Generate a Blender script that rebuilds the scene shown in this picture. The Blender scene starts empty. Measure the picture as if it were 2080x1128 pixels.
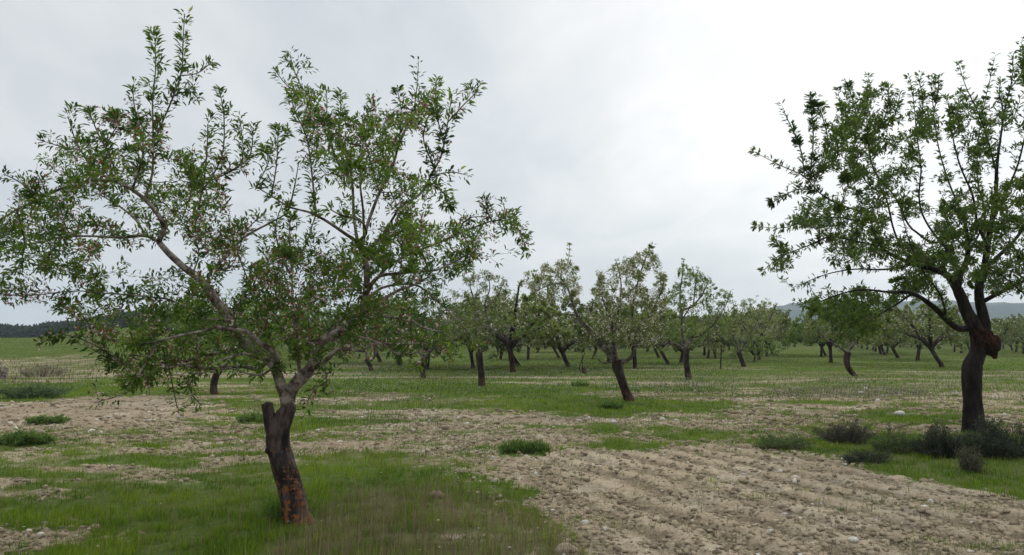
import bpy, bmesh, math, numpy as np
from mathutils import Vector
C = bpy.context.scene.collection
R0 = np.random.RandomState(11)
F, CX, CY, HOR, CAMH = 1560.0, 1040.0, 564.0, 685.0, 1.6
PIT = math.atan((HOR - CY) / F)
cp, sp = math.cos(PIT), math.sin(PIT)

# ------------------------------------------------------------------ projection helpers (photo pixel + distance -> metres)
def P(u, v, Y):
    u = np.asarray(u, float); v = np.asarray(v, float); Y = np.asarray(Y, float)
    a = (u - CX) / F; b = (CY - v) / F
    dy = cp - b * sp; dz = sp + b * cp
    return np.stack([a / dy * Y, Y + 0 * a, CAMH + dz / dy * Y], -1)
def proj(p):
    p = np.asarray(p, float)
    x = p[..., 0]; y = p[..., 1]; z = p[..., 2] - CAMH
    d = y * cp + z * sp
    return CX + F * x / d, CY - F * (-y * sp + z * cp) / d
def gdist(v):           # distance of the flat ground seen at image row v
    b = (CY - v) / F
    return -CAMH * (cp - b * sp) / (sp + b * cp)
def gpos(u, v):
    Y = gdist(np.asarray(v, float)); return P(u, v, Y)

# ------------------------------------------------------------------ noise
def _h(ix, iy, s):
    with np.errstate(over='ignore'):
        n = (ix.astype(np.int64) * 374761393 + iy.astype(np.int64) * 668265263 + s * 974634777) & 0xffffffff
        n = ((n ^ (n >> 13)) * 1274126177) & 0xffffffff
        n = ((n ^ (n >> 16)) * 2246822519) & 0xffffffff
        n = n ^ (n >> 15)
    return (n & 0xffffff) / float(0xffffff)
def vn(x, y, s=0):
    x = np.asarray(x, float); y = np.asarray(y, float)
    ix = np.floor(x); iy = np.floor(y); fx = x - ix; fy = y - iy
    fx = fx * fx * (3 - 2 * fx); fy = fy * fy * (3 - 2 * fy)
    ix = ix.astype(np.int64); iy = iy.astype(np.int64)
    a = _h(ix, iy, s); b = _h(ix + 1, iy, s); c = _h(ix, iy + 1, s); d = _h(ix + 1, iy + 1, s)
    return (a * (1 - fx) + b * fx) * (1 - fy) + (c * (1 - fx) + d * fx) * fy
def fbm(x, y, s=0, o=4):
    t = 0; a = .5; n = 0
    for k in range(o):
        t = t + a * vn(x * 2 ** k + 13.7 * k, y * 2 ** k - 7.1 * k, s + k); n += a; a *= .5
    return t / n
def sm(a, b, x):
    t = np.clip((x - a) / (b - a), 0, 1); return t * t * (3 - 2 * t)
def inpoly(u, v, poly):
    u = np.asarray(u, float); v = np.asarray(v, float)
    r = np.zeros(u.shape, bool); n = len(poly)
    for i in range(n):
        x1, y1 = poly[i]; x2, y2 = poly[(i + 1) % n]
        if y1 == y2: continue
        c = ((y1 > v) != (y2 > v)) & (u < (x2 - x1) * (v - y1) / (y2 - y1) + x1)
        r ^= c
    return r

# ------------------------------------------------------------------ mesh / object helpers
def mesh_np(name, V, Q=None, T=None, mat=None, col=None, smooth=False):
    V = np.ascontiguousarray(V, np.float32).reshape(-1, 3)
    loops = []; sizes = []
    if Q is not None and len(Q): Q = np.asarray(Q, np.int32); loops.append(Q.ravel()); sizes.append(np.full(len(Q), 4, np.int32))
    if T is not None and len(T): T = np.asarray(T, np.int32); loops.append(T.ravel()); sizes.append(np.full(len(T), 3, np.int32))
    L = np.concatenate(loops); S = np.concatenate(sizes)
    me = bpy.data.meshes.new(name)
    me.vertices.add(len(V)); me.vertices.foreach_set('co', V.ravel())
    me.loops.add(len(L)); me.loops.foreach_set('vertex_index', L)
    me.polygons.add(len(S))
    st = np.concatenate([[0], np.cumsum(S)[:-1]]).astype(np.int32)
    me.polygons.foreach_set('loop_start', st)
    if smooth: me.polygons.foreach_set('use_smooth', np.ones(len(S), bool))
    me.update(calc_edges=True)
    if col is not None:
        at = me.attributes.new('Col', 'FLOAT_COLOR', 'POINT')
        c4 = np.ones((len(V), 4), np.float32); c4[:, :3] = col; at.data.foreach_set('color', c4.ravel())
    if mat: me.materials.append(mat)
    return me
def ob(name, me, parent=None, loc=None):
    o = bpy.data.objects.new(name, me); C.objects.link(o)
    if parent is not None: o.parent = parent
    if loc is not None: o.location = loc
    return o
def empty(name, loc, rz=0.0):
    o = bpy.data.objects.new(name, None); C.objects.link(o); o.location = loc; o.rotation_euler = (0, 0, rz); o.empty_display_size = .3
    return o
def tag(o, label=None, cat=None, group=None, kind=None):
    if label:
        o['label'] = label
        if len(label.split()) > 16: print('LONG', label)
    if cat: o['category'] = cat
    if group: o['group'] = group
    if kind: o['kind'] = kind
    return o
def copy_tree(root, loc, rz, sc):
    r = root.copy(); C.objects.link(r); r.location = loc; r.rotation_euler = (0, 0, rz); r.scale = sc
    for ch in root.children:
        c = ch.copy(); C.objects.link(c); c.parent = r
    return r

# ------------------------------------------------------------------ materials
def newmat(name):
    m = bpy.data.materials.new(name); m.use_nodes = True
    nt = m.node_tree; nt.nodes.clear()
    return m, nt, nt.nodes, nt.links
def ramp(n, stops):
    r = n.new('ShaderNodeValToRGB'); e = r.color_ramp.elements
    while len(e) < len(stops): e.new(.5)
    for k, (p, c) in enumerate(stops): e[k].position = p; e[k].color = (*c, 1)
    return r
def leaf_mat(name, trans=.3, rough=.42, gloss=.35):
    m, nt, n, l = newmat(name)
    at = n.new('ShaderNodeAttribute'); at.attribute_name = 'Col'
    oi = n.new('ShaderNodeObjectInfo')
    hs = n.new('ShaderNodeHueSaturation')
    mr = n.new('ShaderNodeMapRange'); mr.inputs['To Min'].default_value = .8; mr.inputs['To Max'].default_value = 1.25
    l.new(oi.outputs['Random'], mr.inputs['Value']); l.new(mr.outputs[0], hs.inputs['Value'])
    l.new(at.outputs['Color'], hs.inputs['Color'])
    b = n.new('ShaderNodeBsdfPrincipled'); b.inputs['Roughness'].default_value = rough; b.inputs['Specular IOR Level'].default_value = gloss
    t = n.new('ShaderNodeBsdfTranslucent'); mx = n.new('ShaderNodeMixShader'); mx.inputs[0].default_value = trans
    l.new(hs.outputs[0], b.inputs['Base Color']); l.new(hs.outputs[0], t.inputs['Color'])
    l.new(b.outputs[0], mx.inputs[1]); l.new(t.outputs[0], mx.inputs[2])
    o = n.new('ShaderNodeOutputMaterial'); l.new(mx.outputs[0], o.inputs[0]); return m
def bark_mat(name, c1, c2, c3, orange=None, scale=9., zs=.35, bump=.6, obands=(.3, .9)):
    m, nt, n, l = newmat(name)
    tc = n.new('ShaderNodeTexCoord'); mp = n.new('ShaderNodeMapping'); mp.inputs['Scale'].default_value = (1, 1, zs)
    l.new(tc.outputs['Object'], mp.inputs[0])
    n1 = n.new('ShaderNodeTexNoise'); n1.inputs['Scale'].default_value = scale; n1.inputs['Detail'].default_value = 8; n1.inputs['Roughness'].default_value = .7
    l.new(mp.outputs[0], n1.inputs[0])
    r1 = ramp(n, [(.40, c1), (.5, c2), (.61, c3)]); l.new(n1.outputs['Fac'], r1.inputs[0])
    n2 = n.new('ShaderNodeTexNoise'); n2.inputs['Scale'].default_value = scale * 5; n2.inputs['Detail'].default_value = 6
    l.new(mp.outputs[0], n2.inputs[0])
    col = r1.outputs[0]
    if orange:
        n3 = n.new('ShaderNodeTexNoise'); n3.inputs['Scale'].default_value = scale * 2.; n3.inputs['Detail'].default_value = 6; n3.inputs['Roughness'].default_value = .7
        l.new(tc.outputs['Object'], n3.inputs[0])
        sx = n.new('ShaderNodeSeparateXYZ'); l.new(tc.outputs['Object'], sx.inputs[0])
        mz = n.new('ShaderNodeMapRange'); mz.inputs['From Min'].default_value = obands[0]; mz.inputs['From Max'].default_value = obands[1]
        mz.inputs['To Min'].default_value = .07; mz.inputs['To Max'].default_value = -.16; l.new(sx.outputs[2], mz.inputs[0])
        ad = n.new('ShaderNodeMath'); l.new(n3.outputs['Fac'], ad.inputs[0]); l.new(mz.outputs[0], ad.inputs[1])
        r3 = ramp(n, [(.57, (0, 0, 0)), (.635, (1, 1, 1))]); l.new(ad.outputs[0], r3.inputs[0])
        mc = n.new('ShaderNodeMix'); mc.data_type = 'RGBA'; l.new(r3.outputs[0], mc.inputs[0]); l.new(col, mc.inputs[6]); mc.inputs[7].default_value = (*orange, 1)
        col = mc.outputs[2]
    b = n.new('ShaderNodeBsdfPrincipled'); b.inputs['Roughness'].default_value = .85; b.inputs['Specular IOR Level'].default_value = .2
    l.new(col, b.inputs['Base Color'])
    v = n.new('ShaderNodeTexVoronoi'); v.inputs['Scale'].default_value = scale * 3; l.new(mp.outputs[0], v.inputs[0])
    a2 = n.new('ShaderNodeMath'); a2.operation = 'MULTIPLY_ADD'; l.new(v.outputs['Distance'], a2.inputs[0]); a2.inputs[1].default_value = .6; l.new(n2.outputs['Fac'], a2.inputs[2])
    bp = n.new('ShaderNodeBump'); bp.inputs['Strength'].default_value = bump; bp.inputs['Distance'].default_value = .02
    l.new(a2.outputs[0], bp.inputs['Height']); l.new(bp.outputs[0], b.inputs['Normal'])
    o = n.new('ShaderNodeOutputMaterial'); l.new(b.outputs[0], o.inputs[0]); return m
def attr_mat(name, rough=.95, bump=None, spec=.0, var=None):
    m, nt, n, l = newmat(name)
    at = n.new('ShaderNodeAttribute'); at.attribute_name = 'Col'
    b = n.new('ShaderNodeBsdfPrincipled'); b.inputs['Roughness'].default_value = rough; b.inputs['Specular IOR Level'].default_value = spec
    col = at.outputs['Color']
    tc = n.new('ShaderNodeTexCoord')
    if var:
        nz = n.new('ShaderNodeTexNoise'); nz.inputs['Scale'].default_value = var; nz.inputs['Detail'].default_value = 5; nz.inputs['Roughness'].default_value = .75
        l.new(tc.outputs['Object'], nz.inputs[0])
        r = ramp(n, [(.28, (.6, .58, .55)), (.5, (1, 1, 1)), (.75, (1.3, 1.3, 1.3))]); l.new(nz.outputs['Fac'], r.inputs[0])
        mx = n.new('ShaderNodeMix'); mx.data_type = 'RGBA'; mx.blend_type = 'MULTIPLY'; mx.inputs[0].default_value = 1
        l.new(col, mx.inputs[6]); l.new(r.outputs[0], mx.inputs[7]); col = mx.outputs[2]
    l.new(col, b.inputs['Base Color'])
    if bump:
        nz = n.new('ShaderNodeTexNoise'); nz.inputs['Scale'].default_value = bump[0]; nz.inputs['Detail'].default_value = 7; nz.inputs['Roughness'].default_value = .7
        l.new(tc.outputs['Object'], nz.inputs[0])
        bp = n.new('ShaderNodeBump'); bp.inputs['Strength'].default_value = bump[1]; bp.inputs['Distance'].default_value = bump[2]
        l.new(nz.outputs['Fac'], bp.inputs['Height']); l.new(bp.outputs[0], b.inputs['Normal'])
    o = n.new('ShaderNodeOutputMaterial'); l.new(b.outputs[0], o.inputs[0]); return m

M_leaf = leaf_mat('almond_leaf', trans=.52, rough=.5, gloss=.16)
M_flower = leaf_mat('almond_blossom', trans=.35, rough=.7, gloss=.1)
M_grass = leaf_mat('grass_blade', trans=.35, rough=.8, gloss=.0)
M_trunk = bark_mat('old_bark', (.010, .007, .007), (.034, .023, .022), (.095, .07, .062), orange=(.2, .078, .024), scale=9, obands=(.3, .9))
M_limb = bark_mat('limb_bark', (.05, .034, .028), (.18, .142, .12), (.34, .29, .26), scale=11, zs=1., bump=.6)
M_twig = bark_mat('twig_bark', (.045, .034, .03), (.13, .105, .095), (.26, .22, .20), scale=12, zs=1., bump=.2)
M_trunk2 = bark_mat('rough_dark_bark', (.006, .005, .005), (.02, .014, .012), (.045, .035, .03), orange=(.085, .024, .01), scale=5, obands=(-.4, .4))
M_rust = bark_mat('rusty_bark', (.007, .005, .0045), (.028, .014, .010), (.075, .032, .02), scale=9, zs=.6, bump=1.)
M_far_trunk = bark_mat('far_bark', (.012, .008, .007), (.035, .022, .018), (.08, .06, .05), orange=(.085, .03, .014), scale=5, obands=(.1, .7))
M_limb2 = bark_mat('far_limb_bark', (.025, .018, .015), (.10, .08, .07), (.26, .22, .20), scale=6, zs=1., bump=.3)
M_ground = attr_mat('field_soil', bump=(38, .55, .03), var=16)
M_stone = attr_mat('soil_clod', bump=(40, .4, .01), var=30)
M_hill = attr_mat('hill_scrub', bump=(.06, 1., 8), var=.05)

# ------------------------------------------------------------------ tubes
def catmull(pts, step):
    p = np.asarray(pts, float)
    if len(p) < 3: 
        n = max(2, int(np.linalg.norm(p[-1, :3] - p[0, :3]) / step) + 1); t = np.linspace(0, 1, n)[:, None]; return p[0] * (1 - t) + p[-1] * t
    q = np.vstack([2 * p[0] - p[1], p, 2 * p[-1] - p[-2]]); out = []
    for i in range(1, len(q) - 2):
        a, b, c, d = q[i - 1], q[i], q[i + 1], q[i + 2]
        n = max(1, int(np.linalg.norm(c[:3] - b[:3]) / step)); t = (np.arange(n) / n)[:, None]
        out.append(.5 * (2 * b + (c - a) * t + (2 * a - 5 * b + 4 * c - d) * t ** 2 + (3 * b - a - 3 * c + d) * t ** 3))
    out.append(p[-1:]); return np.vstack(out)
class Tubes:
    def __init__(s): s.V = []; s.Q = []; s.T = []; s.n = 0
    def add(s, pts, rad, sides=6, rough=0., seed=0, cap=True):
        pts = np.asarray(pts, float); rad = np.asarray(rad, float); n = len(pts)
        if n < 2: return
        tg = np.gradient(pts, axis=0); tg /= np.linalg.norm(tg, axis=1)[:, None] + 1e-9
        ref = np.array([1., 0, 0]) if abs(tg[0, 0]) < .8 else np.array([0, 1., 0])
        nx = np.empty_like(pts)
        for i in range(n):
            ref = ref - tg[i] * ref.dot(tg[i]); ref /= np.linalg.norm(ref) + 1e-9; nx[i] = ref
        ny = np.cross(tg, nx)
        a = np.arange(sides) / sides * 2 * np.pi
        r = np.repeat(rad[:, None], sides, 1)
        if rough:
            ln = np.concatenate([[0], np.cumsum(np.linalg.norm(np.diff(pts, axis=0), axis=1))])
            A, Lm = np.meshgrid(a, ln); rr = rad.mean()
            q = fbm(np.cos(A) * 1.6 + 5 + Lm * .9 / rr * .25, np.sin(A) * 1.6 + Lm / rr * .35, 50 + seed, 3)
            q2 = vn(np.cos(A) * 4 + 9, np.sin(A) * 4 + Lm / rr * .5, 77 + seed)
            r = r * (1 + rough * ((q - .5) * 2.2 + (q2 - .5) * .6))
        ring = pts[:, None] + r[..., None] * (np.cos(a)[None, :, None] * nx[:, None] + np.sin(a)[None, :, None] * ny[:, None])
        b = s.n; s.V.append(ring.reshape(-1, 3))
        i = np.arange(n - 1)[:, None] * sides; j = np.arange(sides)[None]; k = (j + 1) % sides
        s.Q.append(np.stack([b + i + j, b + i + k, b + i + sides + k, b + i + sides + j], -1).reshape(-1, 4))
        s.n += n * sides
        if cap:
            s.V.append(pts[-1:] + tg[-1:] * rad[-1] * .3); c = s.n; s.n += 1; e = b + (n - 1) * sides
            jj = np.arange(sides); s.T.append(np.stack([e + jj, e + (jj + 1) % sides, np.full(sides, c)], -1))
    def mesh(s, name, mat, org=(0, 0, 0)):
        return mesh_np(name, np.vstack(s.V) - np.asarray(org), np.vstack(s.Q), np.vstack(s.T) if s.T else None, mat, smooth=True)

# ------------------------------------------------------------------ leaf cards (real folded blades)
LT = np.array([[0, 0, 0], [.35, -.5, .10], [.35, 0, -.03], [.35, .5, .10], [.72, -.36, .02], [.72, 0, -.08], [.72, .36, .02], [1, 0, -.22]])
LQ = np.array([[1, 4, 5, 2], [2, 5, 6, 3]]); LTr = np.array([[0, 1, 2], [0, 2, 3], [4, 7, 5], [5, 7, 6]])
DT = np.array([[0, 0, 0], [.45, -.5, .05], [1, 0, -.15], [.45, .5, .05]]); DQ = np.array([[0, 1, 2, 3]])
def unit(a): return a / (np.linalg.norm(a, axis=-1, keepdims=True) + 1e-9)
def blades(pos, d, nrm, ln, wd, tmpl=LT, q=LQ, t=LTr, bend=1.):
    d = unit(d); s = unit(np.cross(nrm, d)); u = np.cross(d, s)
    tm = tmpl
    V = pos[:, None] + d[:, None] * (tm[None, :, 0:1] * ln[:, None, None]) + s[:, None] * (tm[None, :, 1:2] * wd[:, None, None]) + u[:, None] * (tm[None, :, 2:3] * (ln[:, None, None] * bend))
    k = len(tm); off = (np.arange(len(pos)) * k)[:, None, None]
    Q = (q[None] + off).reshape(-1, 4); T = (t[None] + off).reshape(-1, 3) if t is not None else None
    return V.reshape(-1, 3), Q, T, k

# ------------------------------------------------------------------ tree builder
class Tree:
    def __init__(s, seed):
        s.r = np.random.RandomState(seed); s.pos = np.zeros((0, 3)); s.dir = np.zeros((0, 3)); s.par = []; s.rad = []; s.gen = []; s.paths = []; s.thin = .68; s.thick = 1.
    def _push(s, pts, rads, parent, gen):
        ids = []; tg = unit(np.gradient(pts, axis=0)) if len(pts) > 1 else unit(pts - s.pos[parent])
        base = len(s.par); s.pos = np.vstack([s.pos, pts]); s.dir = np.vstack([s.dir, tg])
        for i in range(len(pts)):
            s.par.append(parent if i == 0 else base + i - 1); s.rad.append(rads[i]); s.gen.append(gen); ids.append(base + i)
        return ids
    def trace(s, spec, Y0, kind, step=.06, dz=None):
        # spec: (u, v, radius_px, depth offset)
        k = (lambda r: r * (s.thin + (s.thick - s.thin) * float(np.clip((r - 5) / 8, 0, 1)))) if kind == 'limb' else (lambda r: r)
        a = np.array([list(P(u, v, Y0 + d)) + [k(r) * (Y0 + d) / F] for u, v, r, d in spec])
        return s.trace3(a, kind, step)
    def trace3(s, a, kind, step=.06):
        parent = -1
        if len(s.par) and kind != 'root':
            dd = np.linalg.norm(s.pos - a[0, :3], axis=1) ; parent = int(dd.argmin())
            if dd[parent] > 1e-3 and dd[parent] < .6: a = np.vstack([np.append(s.pos[parent], min(a[0, 3], s.rad[parent] or 9)), a[1:]])
        c = catmull(a, step)
        c[:, 3] = np.maximum(c[:, 3], .0015)
        if len(c) > 5 and kind in ('limb',):   # natural unevenness
            w = np.sin(np.linspace(0, np.pi, len(c)))[:, None] * .012; c[:, :3] += w * s.r.randn(1, 3) 
        ids = s._push(c[:, :3], c[:, 3], parent, kind); s.paths.append((kind, ([parent] if parent >= 0 else []) + ids)); return ids
    def grow(s, T, up=.5, step=.05, wig=.15, tropism=1., kind='twig', maxd=9):
        T = np.asarray(T, float)
        from math import inf
        d0 = np.array([np.min(np.sum((s.pos - t) ** 2, 1)) for t in T]); T = T[np.argsort(d0)]
        low = min(s.pos[:, 2]) + .55 * 1.0
        for t in T:
            dv = t - s.pos; d = np.linalg.norm(dv, axis=1)
            dirn = dv / (d[:, None] + 1e-6)
            cost = d * (1 + .45 * (1 - np.sum(dirn * s.dir, 1)) * .5) + .7 * np.maximum(0, -dv[:, 2]) * tropism
            cost[s.lock] += 9
            i = int(cost.argmin()); D = d[i]
            if D < step * .8 or D > maxd: continue
            e = dirn[i]
            t0 = unit(.35 * s.dir[i] + .9 * e + s.r.randn(3) * .25) * D
            t1 = unit(.7 * e + up * np.array([0, 0, 1.]) + s.r.randn(3) * .22) * D
            n = max(2, int(D / step)); q = np.linspace(0, 1, n + 1)[1:, None]
            h = (2 * q ** 3 - 3 * q ** 2 + 1) * s.pos[i] + (q ** 3 - 2 * q ** 2 + q) * t0 + (-2 * q ** 3 + 3 * q ** 2) * t + (q ** 3 - q ** 2) * t1
            h[:-1] += s.r.randn(n - 1, 3) * wig * step
            ids = s._push(h, [0.] * n, i, kind); s.paths.append((kind, [i] + ids)); s.lock = np.append(s.lock, np.zeros(n, bool))
    def radii(s, rt=.0018, ex=.48):
        n = len(s.par); cnt = np.zeros(n); has = np.zeros(n, bool)
        for i in range(n):
            if s.par[i] >= 0: has[s.par[i]] = True
        cnt[~has] = 1
        for i in range(n - 1, -1, -1):
            if s.par[i] >= 0: cnt[s.par[i]] += cnt[i]
        s.cnt = cnt
        for i in range(n):
            if s.rad[i] == 0.:
                r = rt * cnt[i] ** ex; p = s.par[i]
                if p >= 0 and s.rad[p] > 0: r = min(r, s.rad[p] * .92)
                s.rad[i] = r
        s.rad = np.array(s.rad)
    def leaves(s, per=2.2, rmax=.011, lmax=1., ln=(.045, .08), wr=.27, up=.45, lo=False, cols=None, gate=None, gs=2.2, dens=1., seedn=3):
        idx = np.array([i for i in range(len(s.par)) if s.rad[i] < (rmax * lmax if s.gen[i] == 'limb' else rmax) and s.gen[i] != 'root'])
        p = s.pos[idx]
        g = fbm(p[:, 0] * gs + 3.1 * p[:, 1], p[:, 2] * gs + 2 * p[:, 1], seedn, 2)
        dens_i = per * dens * np.clip(.35 + 2.2 * (g - .28), .25, 1.9) * np.where(s.rad[idx] > .006, .6, 1.)
        tip = s.cnt[idx] <= 1
        dens_i = dens_i * np.where(tip, 1.15, .8)
        sh = np.array([s.gen[i] == 'shoot' or (s.gen[i] == 'limb') for i in idx]); dens_i = np.where(sh, np.maximum(dens_i, per * dens * .8) * (1.9 if not lo else 1.), dens_i)
        k = s.r.poisson(dens_i * np.exp(s.r.randn(len(idx)) * .75 - .25)); rep = np.repeat(idx, k); n = len(rep)
        sd = s.dir[rep]; 
        rnd = unit(s.r.randn(n, 3)); perp = unit(rnd - sd * np.sum(rnd * sd, 1)[:, None])
        pos = s.pos[rep] + sd * (s.r.rand(n, 1) - .5) * .055 + perp * (s.r.rand(n, 1) * .045)
        d = unit(sd * s.r.uniform(.1, .9, (n, 1)) + perp * .9 + np.array([0, 0, 1.]) * (up * s.r.rand(n, 1)))
        nrm = unit(np.cross(d, np.cross(np.array([0, 0, 1.]), d)) + s.r.randn(n, 3) * .45)
        L = s.r.uniform(*ln, n); W = L * wr * s.r.uniform(.8, 1.2, n)
        V, Q, T, kk = blades(pos, d, nrm, L, W, *( (DT, DQ, None) if lo else (LT, LQ, LTr)), bend=1.)
        cc = np.asarray(cols); t = s.r.rand(n); hue = np.clip(g[np.searchsorted(idx, rep)] * 1.6 - .45 + s.r.randn(n) * .22, 0, 1)[:, None]
        col = (cc[0] * (1 - hue) + cc[1] * hue) * s.r.uniform(.75, 1.25, (n, 1))
        y = t > .97; col[y] = cc[2]
        return V, Q, T, np.repeat(col, kk, 0)
    def blossoms(s, per=.35, thr=.5, size=.011, rmax=.014, each=4, cols=None, gs=2.6, seedn=9, spread=.03):
        idx = np.array([i for i in range(len(s.par)) if s.rad[i] < rmax and s.gen[i] in ('twig', 'shoot')])
        p = s.pos[idx]; g = fbm(p[:, 0] * gs - 2.1 * p[:, 1], p[:, 2] * gs + 1.3 * p[:, 1], seedn, 2)
        k = s.r.poisson(per * np.clip((g - thr) * 9, 0, 2.)); rep = np.repeat(idx, k); rep = np.repeat(rep, each); n = len(rep)
        if n == 0: return None
        c0 = s.pos[rep] + np.repeat(s.r.randn(n // each, 3) * spread, each, 0)
        d = unit(s.r.randn(n, 3)); nr = unit(s.r.randn(n, 3)); L = size * s.r.uniform(.8, 1.6, n)
        V, Q, T, kk = blades(c0, d, nr, L, L * .8, DT, DQ, None)
        cc = np.asarray(cols); ci = np.repeat(s.r.choice(len(cc), n // each, p=[.36, .27, .25, .12]), each)
        flip = s.r.rand(n) < .25; ci[flip] = 2
        col = cc[ci] * s.r.uniform(.75, 1.2, (n, 1))
        return V, Q, T, np.repeat(col, kk, 0)
LEAFC = [(.030, .072, .016), (.14, .22, .030), (.26, .30, .06)]
LEAFR = [(.060, .115, .026), (.17, .26, .04), (.26, .31, .06)]
BLO = [(.78, .68, .67), (.5, .33, .33), (.26, .07, .055), (.15, .06, .04)]
BLOF = [(.74, .71, .65), (.6, .55, .48), (.32, .25, .17), (.55, .54, .42)]

def fill(r, poly, n, Y0, D, gate=.36, gs=.012, gseed=5, dmean=0.):
    poly = np.array(poly, float); lo = poly.min(0); hi = poly.max(0); out = []
    while len(out) < n:
        u = r.uniform(lo[0], hi[0], 400); v = r.uniform(lo[1], hi[1], 400)
        ok = inpoly(u, v, poly) & (fbm(u * gs, v * gs, gseed, 2) > gate)
        out += list(zip(u[ok], v[ok]))
    out = np.array(out[:n]); d = np.clip(r.randn(n) * D * .55 + dmean, -D, D)
    return P(out[:, 0], out[:, 1], Y0 + d)
def emit(tr, root, kinds, org, leaf, blo, extra_parts=()):
    """kinds: path kind -> (object name, material, sides, rough)"""
    groups = {}
    for kd, ids in tr.paths:
        nm, mat, sides, rough = kinds[kd]
        if kd in ('trunk', 'limb', 'stub', 'root', 'burl'):
            tb = groups.setdefault((nm, kd, len([g for g in groups if g[1] == kd]) if kd in ('limb', 'stub', 'burl') and kinds.get('split') else 0), (Tubes(), mat))
        else: tb = groups.setdefault((nm, 'x', 0), (Tubes(), mat))
        r = tr.rad[ids].copy()
        if kd in ('twig', 'shoot') and len(r) > 1: r[0] = r[1]
        sd = sides if kd not in ('twig', 'shoot') else (3 if r.max() < .004 else 5)
        tb[0].add(tr.pos[ids], r, sd, rough, seed=len(ids))
    objs = {}
    for (nm, kd, k), (tb, mat) in groups.items():
        objs[(nm, k)] = ob(nm, tb.mesh(nm, mat, org), root)
    V, Q, T, c = leaf; ob('crown', mesh_np('crown', V - org, Q, T, M_leaf, c), root)
    if blo is not None:
        V, Q, T, c = blo; ob('blossom', mesh_np('blossom', V - org, Q, T, M_flower, c), root)
    return objs

# ================================================================== MAIN TREE (foreground left)
Y1 = gdist(1065)
t = Tree(3); t.thin = .56; t.thick = .7; t.lock = np.zeros(0, bool)
def L(spec, kind='limb', step=.06):
    ids = t.trace(spec, YY, kind, step); t.lock = np.append(t.lock, np.full(len(ids), kind in ('root', 'stub', 'trunk', 'burl')))
YY = Y1
L([(614, 1085, 33, 0), (608, 1062, 28, 0), (603, 1045, 25.5, 0), (599, 1025, 24.5, 0), (587, 982, 23.5, 0), (573, 940, 23.5, 0), (564, 902, 22.5, 0), (567, 868, 21.5, 0), (577, 848, 20, 0), (585, 832, 16, 0), (587, 822, 13, 0)], 'root', .02)
L([(560, 905, 15, -.01), (552, 870, 13.5, -.02), (546, 842, 12.5, -.03), (543, 820, 12, -.04)], 'stub', .02)
L([(560, 912, 14, -.04), (548, 915, 9, -.06), (541, 912, 7, -.07)], 'stub', .02)
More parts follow.
